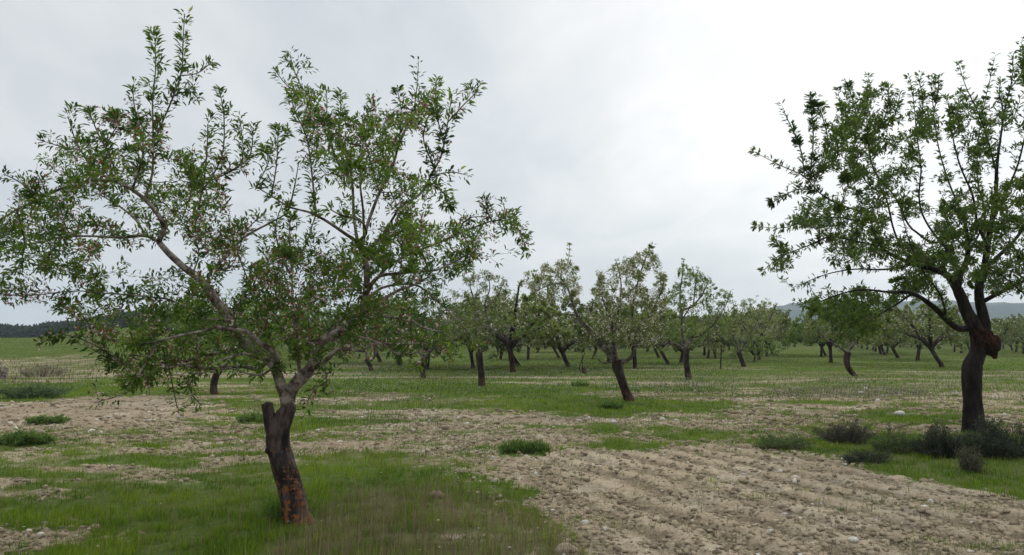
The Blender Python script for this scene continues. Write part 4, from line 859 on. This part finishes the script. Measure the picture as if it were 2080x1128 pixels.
sets = [stalks(5000, [(560, 1128), (690, 1010), (900, 985), (1060, 1040), (1190, 1128), (1200, 1240), (500, 1240)], (.08, .26), 401, 1.0), stalks(260, [(0, 1000), (560, 985), (560, 1240), (0, 1240)], (.1, .3), 402, 1.),
        stalks(1300, [(-200, 735), (120, 738), (290, 757), (120, 784), (-200, 790)], (.05, .22), 403, 1.6, .01, (.125, .10, .075)), stalks(700, [(1100, 1000), (2080, 1000), (2080, 1200), (1200, 1200)], (.04, .16), 404, 4.)]
sets += [stalks(1800, [(1560, 795), (1700, 786), (1850, 790), (1900, 800), (1760, 812), (1600, 808)], (.05, .16), 405, 1.2, .008, (.25, .24, .17))]
off = 0; VV = []; QQ = []; TT = []; CCc = []
for V, Q, T, c in sets: VV.append(V); QQ.append(Q + off); TT.append(T + off); CCc.append(c); off += len(V)
tag(ob('dry_weeds', mesh_np('dry_weeds', np.vstack(VV), np.vstack(QQ), np.vstack(TT), M_grass, np.vstack(CCc))), 'thin straw-coloured dead stalks and dry weeds among the grass', 'dry weeds', kind='stuff')
# white wildflowers
def flowers(n, region, seed, size=.012, hs=(.08, .25)):
    r = np.random.RandomState(seed); reg = np.array(region, float); lo = reg.min(0); hi = reg.max(0)
    u = r.uniform(lo[0], hi[0], n * 6); v = r.uniform(lo[1], hi[1], n * 6); p = gpos(u, v)
    k = inpoly(u, v, region) & (fbm(p[:, 0] * 1.2, p[:, 1] * 1.2, seed, 3) > .5); p = p[k][:n]; n = len(p); x, y = p[:, 0], p[:, 1]; h = r.uniform(*hs, n)
    base = np.stack([x, y, gz(x, y)], -1); top = base + np.stack([r.randn(n) * .03, r.randn(n) * .03, h], -1)
    V1, Q1, T1, k1 = blades(base, top - base, np.tile([0, -1., 0], (n, 1)), np.linalg.norm(top - base, axis=1), np.maximum(.002, y * .0003) * np.ones(n), BT, BQ, BTr, bend=0.)
    C1 = np.tile([.07, .11, .03], (len(V1), 1))
    m = 4; cc = np.repeat(top, m, 0); a = np.tile(np.arange(m) * 1.571, n) + np.repeat(r.rand(n) * 6, m)
    d = np.stack([np.cos(a), np.sin(a), .35 + 0 * a], -1); nr = unit(np.stack([-np.cos(a) * .3, -np.sin(a) * .3, 1 + 0 * a], -1))
    sz = np.repeat(np.maximum(size, y * .0008) * r.uniform(.7, 1.2, n), m)
    V2, Q2, T2, k2 = blades(cc, d, nr, sz, sz * .8, DT, DQ, None)
    return np.vstack([V1, V2]), np.vstack([Q1, Q2 + len(V1)]), T1, np.vstack([C1, np.tile([.68, .68, .62], (len(V2), 1))])
sets = [flowers(60, [(860, 900), (960, 890), (1020, 910), (980, 950), (870, 945)], 501), flowers(60, [(930, 950), (1010, 960), (1040, 1030), (960, 1030), (900, 970)], 502), flowers(26, [(560, 1000), (1100, 1000), (1180, 1240), (0, 1240), (0, 1080)], 503),
        flowers(3200, [(600, 735), (1500, 740), (1500, 805), (600, 805)], 504), flowers(1800, [(1150, 790), (2080, 745), (2080, 815), (1500, 815)], 505), flowers(700, [(560, 790), (900, 790), (900, 870), (600, 880)], 506),
        flowers(90, [(380, 850), (540, 850), (540, 960), (380, 950)], 507), flowers(140, [(1180, 830), (1560, 815), (1700, 860), (1300, 880)], 508), flowers(90, [(-40, 775), (240, 770), (240, 810), (-40, 812)], 509), flowers(20, [(1540, 890), (1700, 890), (1700, 920)], 510)]
off = 0; VV = []; QQ = []; TT = []; CCc = []
for V, Q, T, c in sets: VV.append(V); QQ.append(Q + off); TT.append(T + off); CCc.append(c); off += len(V)
tag(ob('wildflowers', mesh_np('wildflowers', np.vstack(VV), np.vstack(QQ), np.vstack(TT), M_grass, np.vstack(CCc))), 'small white wildflowers scattered over the orchard grass', 'wildflowers', kind='stuff')
# clods and pebbles
bm = bmesh.new(); bmesh.ops.create_icosphere(bm, subdivisions=1, radius=1); IV = np.array([v.co[:] for v in bm.verts]); IF = np.array([[v.index for v in f.verts] for f in bm.faces]); bm.free()
def clods(n, seed, smin, smax, vlo=860, vhi=1240, white=.02, maxveg=.5):
    r = np.random.RandomState(seed); u = r.uniform(-350, 2430, n); v = r.uniform(vlo, vhi, n); p = gpos(u, v); x, y = p[:, 0], p[:, 1]
    g, d = vegmap(x, y); k = (g < maxveg) & (fbm(x * 2.5, y * 2.5, 99, 3) + r.randn(n) * .12 > .36); fw, fs = furrows(x, y); k2 = r.rand(len(x)) > fs * np.clip(fw + .3, 0, 1) * .6; x = x[k][k2[k]]; y = y[k][k2[k]]; n = len(x)
    s = smin + (smax - smin) * r.rand(n) ** 5; s *= (.6 + .05 * y)
    sc = s[:, None] * r.uniform(.6, 1.4, (n, 3)) * np.array([1, 1, .65]); a = r.rand(n) * 6.28
    W = IV[None] * (1 + r.uniform(-.42, .42, (n, len(IV), 1))) * sc[:, None]
    ca, sa = np.cos(a)[:, None], np.sin(a)[:, None]; W = np.stack([W[..., 0] * ca - W[..., 1] * sa, W[..., 0] * sa + W[..., 1] * ca, W[..., 2]], -1)
    V = W + np.stack([x, y, gz(x, y) + s * .15], -1)[:, None]
    T = (IF[None] + (np.arange(n) * len(IV))[:, None, None]).reshape(-1, 3)
    c = np.array([.275, .225, .155]) * r.uniform(.65, 1.3, (n, 1)); w = r.rand(n) < white; c[w] = np.array([.52, .49, .44]) * r.uniform(.75, 1.1, (w.sum(), 1))
    return V.reshape(-1, 3), T, np.repeat(c, len(IV), 0)
VV = []; TT = []; CCc = []; off = 0
for q in (clods(120000, 601, .004, .038), clods(20000, 602, .01, .05, 790, 900, .06, .6), clods(700, 603, .008, .022, 900, 1240, .45, .4)):
    VV.append(q[0]); TT.append(q[1] + off); CCc.append(q[2]); off += len(q[0])
tag(ob('soil_clods', mesh_np('soil_clods', np.vstack(VV), None, np.vstack(TT), M_stone, np.vstack(CCc))), 'loose clods and pebbles strewn over the bare tilled soil', 'clods', kind='stuff')
# a few stones one can point at
def stone(u, v, s, lab, colr_, seed):
    r = np.random.RandomState(seed); b = bmesh.new(); bmesh.ops.create_icosphere(b, subdivisions=3, radius=1)
    A = np.array([q.co[:] for q in b.verts]); Fc = np.array([[q.index for q in f.verts] for f in b.faces]); b.free()
    k = 1 + .5 * (fbm(A[:, 0] * 1.5 + seed, A[:, 1] * 1.5 + A[:, 2] * 1.3, seed, 3) - .5); p = gpos(u, v)
    me = mesh_np('stone', A * k[:, None] * s * np.array([1.2, .9, .7]), None, Fc, M_stone, np.tile(colr_, (len(A), 1)), smooth=True)
    tag(ob('stone', me, loc=(p[0], p[1], float(gz(p[0], p[1])) + s * .25)), lab, 'stone')
stone(1150, 1124, .075, 'fist-sized tan stone at the bottom edge where grass meets the bare soil', (.34, .27, .2), 1)
stone(1243, 948, .03, 'small whitish stone on the tilled soil below the leaning blossoming tree', (.6, .57, .5), 2)
stone(1877, 1033, .03, 'bright white pebble on the furrowed soil at right', (.68, .66, .6), 3)
stone(1733, 1104, .035, 'whitish stone near the bottom edge on the bare soil', (.55, .52, .46), 4)
stone(886, 1012, .07, 'brown stone half sunk in the grass right of the foreground trunk', (.2, .15, .11), 5)
stone(1828, 842, .09, 'pale flat stone lying before the grass patch left of the big right tree', (.6, .57, .52), 6)

# ------------------------------------------------------------------ shrubs and weed clumps
def shrub(u, v, wpx, hpx, dpt, n, cols, label, seed, name='shrub', cat='shrub', ln=(.02, .045), wr=.3, stems=60, sp_up=.6, mat=None):
    r = np.random.RandomState(seed); p = gpos(u, v); Y0 = p[1]; rx = wpx * Y0 / F / 2; h = hpx * Y0 / F; org = np.array([p[0], p[1] + dpt, float(gz(p[0], p[1] + dpt))])
    rt = empty(name, org); tag(rt, label, cat)
    tb = Tubes(); tips = []
    for k in range(stems):
        a = r.rand() * 6.28; q = math.sqrt(r.rand()); lump = .25 + 1.35 * fbm(math.cos(a) * q * 2.6 + seed, math.sin(a) * q * 2.6, seed, 2) * r.uniform(.7, 1.25)
        e = np.array([math.cos(a) * q * rx, math.sin(a) * q * dpt, h * math.sqrt(max(.08, 1 - q * q * .8)) * lump]); b = e * [.55, .55, 0] + [0, 0, -.02]; m = (b + e) / 2 + r.randn(3) * .02 + [0, 0, h * .08]
        c = catmull(np.array([b, m, e]), .04); tb.add(c, np.linspace(.0045, .0015, len(c)), 3); tips.append(c)
    allp = np.vstack([c[max(1, len(c) // 4):] for c in tips]); i = r.randint(0, len(allp), n)
    pos = allp[i] + r.randn(n, 3) * .02 * np.array([1, 1, .8]); pos[:, 2] = np.maximum(pos[:, 2], .005)
    d = unit(r.randn(n, 3) + np.array([0, 0, sp_up * 2])); nr = unit(r.randn(n, 3) + [0, 0, .8]); L_ = r.uniform(*ln, n)
    V, Q, T, k = blades(pos, d, nr, L_, L_ * wr, DT, DQ, None); hh = np.clip(r.randn(n, 1) * .3 + .5, 0, 1); cc = np.array(cols); c = (cc[0] * (1 - hh) + cc[1] * hh)
    ob('stems', tb.mesh('stems', M_twig), rt); ob('foliage', mesh_np('foliage', V, Q, T, mat or M_leaf, np.repeat(c, k, 0)), rt)
DK = [(.020, .034, .020), (.085, .115, .065)]
shrub(1950, 936, 140, 50, .4, 9000, DK, 'dark dense shrub at the foot of the big right tree, left of the grey-green bush', 701, stems=170)
shrub(2062, 938, 150, 58, .45, 10000, DK, 'dark dense shrub at the right picture edge', 702, stems=180)
shrub(1985, 962, 50, 52, .14, 1400, [(.06, .07, .035), (.13, .13, .07)], 'small pale grey-green bush standing before the gap of the two dark shrubs', 703, stems=60)
shrub(2150, 935, 150, 66, .4, 5000, DK, 'dark shrub continuing beyond the right picture edge', 710, stems=100)
shrub(1738, 905, 130, 36, .35, 4200, [(.05, .052, .035), (.12, .115, .075)], 'low greyish-brown bush in the grassy bank, left of the big right tree', 704, stems=150)
shrub(1610, 918, 130, 26, .3, 3200, [(.05, .085, .028), (.11, .15, .045)], 'flat dark green weed patch at the left end of the grassy bank', 705, stems=120, name='weed_clump', cat='weeds')
shrub(1770, 944, 110, 20, .15, 2200, [(.035, .05, .028), (.10, .12, .07)], 'small dark tuft on the edge of bare soil below the greyish-brown bush', 706, stems=80, name='weed_clump', cat='weeds')
shrub(1840, 925, 120, 34, .3, 3200, [(.045, .08, .025), (.10, .14, .04)], 'dark green weeds between the greyish-brown bush and the dark shrubs', 707, stems=120, name='weed_clump', cat='weeds')
shrub(570, 1066, 110, 26, .2, 900, [(.04, .10, .012), (.12, .2, .025)], 'dark green grass clump at the foot of the foreground trunk', 720, name='weed_clump', cat='weeds', ln=(.06, .12), wr=.07, stems=70, sp_up=1.5)
G1 = [(.06, .12, .025), (.15, .23, .05)]
shrub(22, 908, 110, 17, .3, 2200, G1, 'leafy green weed clump on bare soil at the left edge', 708, name='weed_clump', cat='weeds', ln=(.04, .09), stems=90)
shrub(78, 866, 85, 11, .3, 1300, G1, 'small leafy weed clump on bare soil near the left edge, behind the bigger one', 709, name='weed_clump', cat='weeds', ln=(.04, .09), stems=60)
shrub(510, 862, 90, 13, .35, 1500, G1, 'bright green weed clump just left of the foreground trunk', 711, name='weed_clump', cat='weeds', ln=(.04, .08), stems=60)
shrub(40, 812, 150, 26, .6, 3000, [(.06, .11, .04), (.15, .20, .09)], 'tall pale-green weeds at the left edge behind the sandy track', 712, name='weed_clump', cat='weeds', ln=(.06, .1), stems=120)
shrub(1066, 920, 110, 15, .14, 2200, G1, 'bright grass tuft patch in the middle of the stony soil, right of centre', 713, name='weed_clump', cat='weeds', ln=(.05, .1), wr=.12, stems=110, sp_up=1.6)
shrub(1247, 832, 50, 8, .3, 500, G1, 'green weed tuft under the leaning blossoming tree', 715, name='weed_clump', cat='weeds', ln=(.08, .14), stems=30)
shrub(1180, 786, 40, 5, .3, 400, G1, 'green weed tuft before the sprouting stump', 716, name='weed_clump', cat='weeds', ln=(.08, .14), stems=30)
shrub(60, 768, 110, 24, .8, 900, [(.11, .085, .06), (.17, .14, .1)], 'dead brown brush heap in the dry weeds at left', 717, name='brush_heap', cat='brush', ln=(.08, .2), wr=.08, stems=140)
# weathered stump at the left edge
tb = Tubes(); p_ = gpos(-6, 770); k_ = p_[1] / F
for (du, dh, r0, l) in ((0, 0, 12, 34), (12, 0, 7, 22), (-14, 0, 6, 26)):
    a = np.array([[du * k_, 0, -.1], [du * k_ * 1.1, 0, l * .5 * k_], [du * k_ * 1.5, .05, l * k_]]); c = catmull(a, .05); tb.add(c, np.linspace(r0 * k_, r0 * k_ * .45, len(c)), 12, .3, seed=l)
tag(ob('tree_stump', tb.mesh('tree_stump', M_limb), loc=(p_[0], p_[1], float(gz(p_[0], p_[1])))), 'weathered reddish-brown stump at the left picture edge', 'stump')

# ------------------------------------------------------------------ far wood at left, hills at right
r = np.random.RandomState(801); VV = []; CCc = []; 
def woodtop(u): return np.interp(u, [-300, 0, 60, 120, 160, 230, 260, 420, 520], [668, 664, 668, 656, 658, 642, 637, 640, 655])
for k in range(420):
    u_ = r.uniform(-380, 520); y_ = r.uniform(235, 300); x_ = (u_ - CX) / F * y_
    H_ = CAMH + (HOR - woodtop(u_)) / F * y_ + r.uniform(-.8, .5); n = 420
    d = unit(r.randn(n, 3)); d[:, 2] = np.abs(d[:, 2]); R_ = r.uniform(3., 5.); cz = H_ - r.uniform(2., 3.)
    q = np.array([x_, y_, cz]) + d * np.array([R_, R_, H_ - cz]) * r.uniform(.75, 1.03, (n, 1)) * (.85 + .3 * vn(d[:, 0] * 3 + k, d[:, 1] * 3 + d[:, 2] * 3, 5))[:, None]
    lowf = r.rand(n) < .42; q[lowf, 2] = r.uniform(0, cz, lowf.sum()); VV.append(q); CCc.append(np.tile(np.array([.022, .04, .02]) * r.uniform(.6, 1.3), (n, 1)) * r.uniform(.7, 1.3, (n, 1)))
q = np.vstack(VV); c = np.vstack(CCc); n = len(q); V, Q, T, k = blades(q, r.randn(n, 3), r.randn(n, 3), r.uniform(.7, 1.5, n), r.uniform(.5, 1., n), DT, DQ, None)
tag(ob('wood', mesh_np('wood', V, Q, None, M_leaf, np.repeat(c, k, 0))), 'dark far-off pine wood along the skyline at left', 'wood', kind='stuff')
us = np.linspace(560, 3000, 620); dys = np.linspace(0, 1, 60); U, Dy = np.meshgrid(us, dys); YH = 1150 + Dy * 1050
prof = np.interp(U, [560, 900, 1050, 1110, 1200, 1330, 1400, 1480, 1560, 1620, 1665, 1750, 1850, 1950, 2045, 2150, 2500, 3000], [2, 8, 22, 36, 24, 48, 46, 54, 66, 82, 90, 100, 96, 92, 102, 96, 70, 20])
XH = (U - CX) / F * 1600 * (.7 + .3 * YH / 1600); top = prof * .85 / F * 1600
ZH = top * np.sin(np.clip(Dy * 1.25, 0, 1) * np.pi * .5) * (1 - .5 * sm(.8, 1., Dy)) + (fbm(XH * .006, YH * .006, 811, 5) - .5) * 34 * np.minimum(1, top / 60) * sm(0, .3, Dy) + (fbm(XH * .05, YH * .05, 815, 3) - .5) * 7 * sm(0, .2, Dy) - 2 * (1 - sm(0, .05, Dy))
m_ = fbm(XH * .008, YH * .012, 821, 4)[..., None]; cH = np.array([.035, .055, .03]) * (1 - sm(.45, .6, m_)) + np.array([.12, .12, .07]) * sm(.45, .6, m_)
i = np.arange(59)[:, None] * 620; j = np.arange(619)[None]; Q = np.stack([i + j, i + j + 1, i + 621 + j, i + 620 + j], -1).reshape(-1, 4)
tag(ob('hills', mesh_np('hills', np.stack([XH, YH, ZH], -1).reshape(-1, 3), Q, None, M_hill, cH.reshape(-1, 3), smooth=True)), kind='structure')

# ------------------------------------------------------------------ haze
def boxmesh(name, lo, hi, mat):
    (a, b, c), (d, e, f) = lo, hi
    V = [(a, b, c), (d, b, c), (d, e, c), (a, e, c), (a, b, f), (d, b, f), (d, e, f), (a, e, f)]
    return mesh_np(name, V, [(0, 3, 2, 1), (4, 5, 6, 7), (0, 1, 5, 4), (1, 2, 6, 5), (2, 3, 7, 6), (3, 0, 4, 7)], None, mat)
HAZE = .00035
if HAZE:
    m, nt, n, l = newmat('haze'); pv = n.new('ShaderNodeVolumePrincipled'); pv.inputs['Density'].default_value = HAZE; pv.inputs['Color'].default_value = (.74, .87, 1., 1); pv.inputs['Anisotropy'].default_value = .0
    o = n.new('ShaderNodeOutputMaterial'); l.new(pv.outputs[0], o.inputs['Volume'])
    tag(ob('haze', boxmesh('haze', (-2700, -2700, -4), (2700, 2700, 190), m)), 'thin pale haze in the air over the orchard', 'haze', kind='stuff')

# ------------------------------------------------------------------ sky, sun, camera
SUN_EL, SUN_AZ = math.radians(28), math.radians(24)     # azimuth clockwise from +Y (view direction) to the right
sd = Vector((math.sin(SUN_AZ) * math.cos(SUN_EL), math.cos(SUN_AZ) * math.cos(SUN_EL), math.sin(SUN_EL)))
w = bpy.data.worlds.new('World'); bpy.context.scene.world = w; w.use_nodes = True; nt = w.node_tree; n = nt.nodes; l = nt.links; n.clear()
sky = n.new('ShaderNodeTexSky'); sky.sky_type = 'NISHITA'; sky.sun_disc = False; sky.sun_elevation = SUN_EL; sky.sun_rotation = SUN_AZ; sky.dust_density = 2.
tc = n.new('ShaderNodeTexCoord'); sx = n.new('ShaderNodeSeparateXYZ'); l.new(tc.outputs['Generated'], sx.inputs[0])
def math_(op, a, b=None, c=None):
    q = n.new('ShaderNodeMath'); q.operation = op
    for k, v in enumerate((a, b, c)):
        if v is None: continue
        if isinstance(v, (int, float)): q.inputs[k].default_value = v
        else: l.new(v, q.inputs[k])
    return q.outputs[0]
zz = math_('ADD', math_('MAXIMUM', sx.outputs[2], 0.), .22)
cx_ = math_('DIVIDE', sx.outputs[0], zz); cy_ = math_('DIVIDE', sx.outputs[1], zz)
cb = n.new('ShaderNodeCombineXYZ'); l.new(cx_, cb.inputs[0]); l.new(cy_, cb.inputs[1])
mp = n.new('ShaderNodeMapping'); mp.inputs['Rotation'].default_value = (0, 0, .5); mp.inputs['Scale'].default_value = (1., .55, 1); mp.inputs['Location'].default_value = (3.3, 1.2, 0); l.new(cb.outputs[0], mp.inputs[0])
nz = n.new('ShaderNodeTexNoise'); nz.inputs['Scale'].default_value = 1.5; nz.inputs['Detail'].default_value = 7; nz.inputs['Roughness'].default_value = .5; nz.inputs['Distortion'].default_value = .5; l.new(mp.outputs[0], nz.inputs[0])
nz2 = n.new('ShaderNodeTexNoise'); nz2.inputs['Scale'].default_value = 4.2; nz2.inputs['Detail'].default_value = 8; nz2.inputs['Roughness'].default_value = .55; nz2.inputs['Distortion'].default_value = .3; l.new(mp.outputs[0], nz2.inputs[0])
nsum = math_('ADD', math_('MULTIPLY', nz.outputs['Fac'], .58), math_('MULTIPLY', nz2.outputs['Fac'], .42))
rp = ramp(n, [(.38, (.57, .61, .64)), (.455, (.615, .65, .675)), (.525, (.67, .69, .705)), (.60, (.73, .745, .755))]); l.new(nsum, rp.inputs[0])
dt = n.new('ShaderNodeVectorMath'); dt.operation = 'DOT_PRODUCT'; l.new(tc.outputs['Generated'], dt.inputs[0])
gd = Vector((.72, 1., .36)).normalized(); dt.inputs[1].default_value = gd
gl = math_('POWER', math_('MAXIMUM', dt.outputs['Value'], 0.), 9.)
lowz = n.new('ShaderNodeMapRange'); lowz.inputs['From Min'].default_value = 0.; lowz.inputs['From Max'].default_value = .22; lowz.inputs['To Min'].default_value = 1.0; lowz.inputs['To Max'].default_value = .90; l.new(sx.outputs[2], lowz.inputs[0])
gl2 = math_('MULTIPLY_ADD', gl, .5, lowz.outputs[0])
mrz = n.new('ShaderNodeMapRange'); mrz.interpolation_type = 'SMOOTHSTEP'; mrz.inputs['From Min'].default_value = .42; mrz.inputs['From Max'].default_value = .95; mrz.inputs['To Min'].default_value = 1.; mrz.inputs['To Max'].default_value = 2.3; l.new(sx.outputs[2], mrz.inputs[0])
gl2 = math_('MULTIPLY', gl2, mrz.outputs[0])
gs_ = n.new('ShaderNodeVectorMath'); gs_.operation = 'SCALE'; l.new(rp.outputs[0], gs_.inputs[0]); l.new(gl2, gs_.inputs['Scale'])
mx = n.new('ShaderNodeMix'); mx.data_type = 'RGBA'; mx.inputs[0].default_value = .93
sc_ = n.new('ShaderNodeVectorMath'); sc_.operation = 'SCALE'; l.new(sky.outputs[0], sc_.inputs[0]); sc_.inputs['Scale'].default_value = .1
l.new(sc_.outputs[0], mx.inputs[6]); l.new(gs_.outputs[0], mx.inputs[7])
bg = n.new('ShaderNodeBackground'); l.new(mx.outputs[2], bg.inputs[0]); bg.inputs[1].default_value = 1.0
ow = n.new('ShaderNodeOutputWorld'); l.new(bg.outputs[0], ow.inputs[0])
ld = bpy.data.lights.new('sun', 'SUN'); ld.energy = 1.5; ld.angle = math.radians(22); ld.color = (1, .93, .82)
lo = bpy.data.objects.new('sun', ld); C.objects.link(lo); lo.rotation_euler = sd.to_track_quat('Z', 'Y').to_euler(); lo.location = (0, 0, 30)
cam = bpy.data.cameras.new('camera'); cam.sensor_width = 36; cam.lens = 36 * F / 2080; cam.clip_end = 8000; cam.clip_start = .1
co = bpy.data.objects.new('camera', cam); C.objects.link(co); co.location = (0, 0, CAMH); co.rotation_euler = (math.pi / 2 + PIT, 0, 0); bpy.context.scene.camera = co
s = bpy.context.scene; s.view_settings.view_transform = 'Standard'; s.view_settings.look = 'None'; s.view_settings.exposure = .34; s.view_settings.gamma = 1
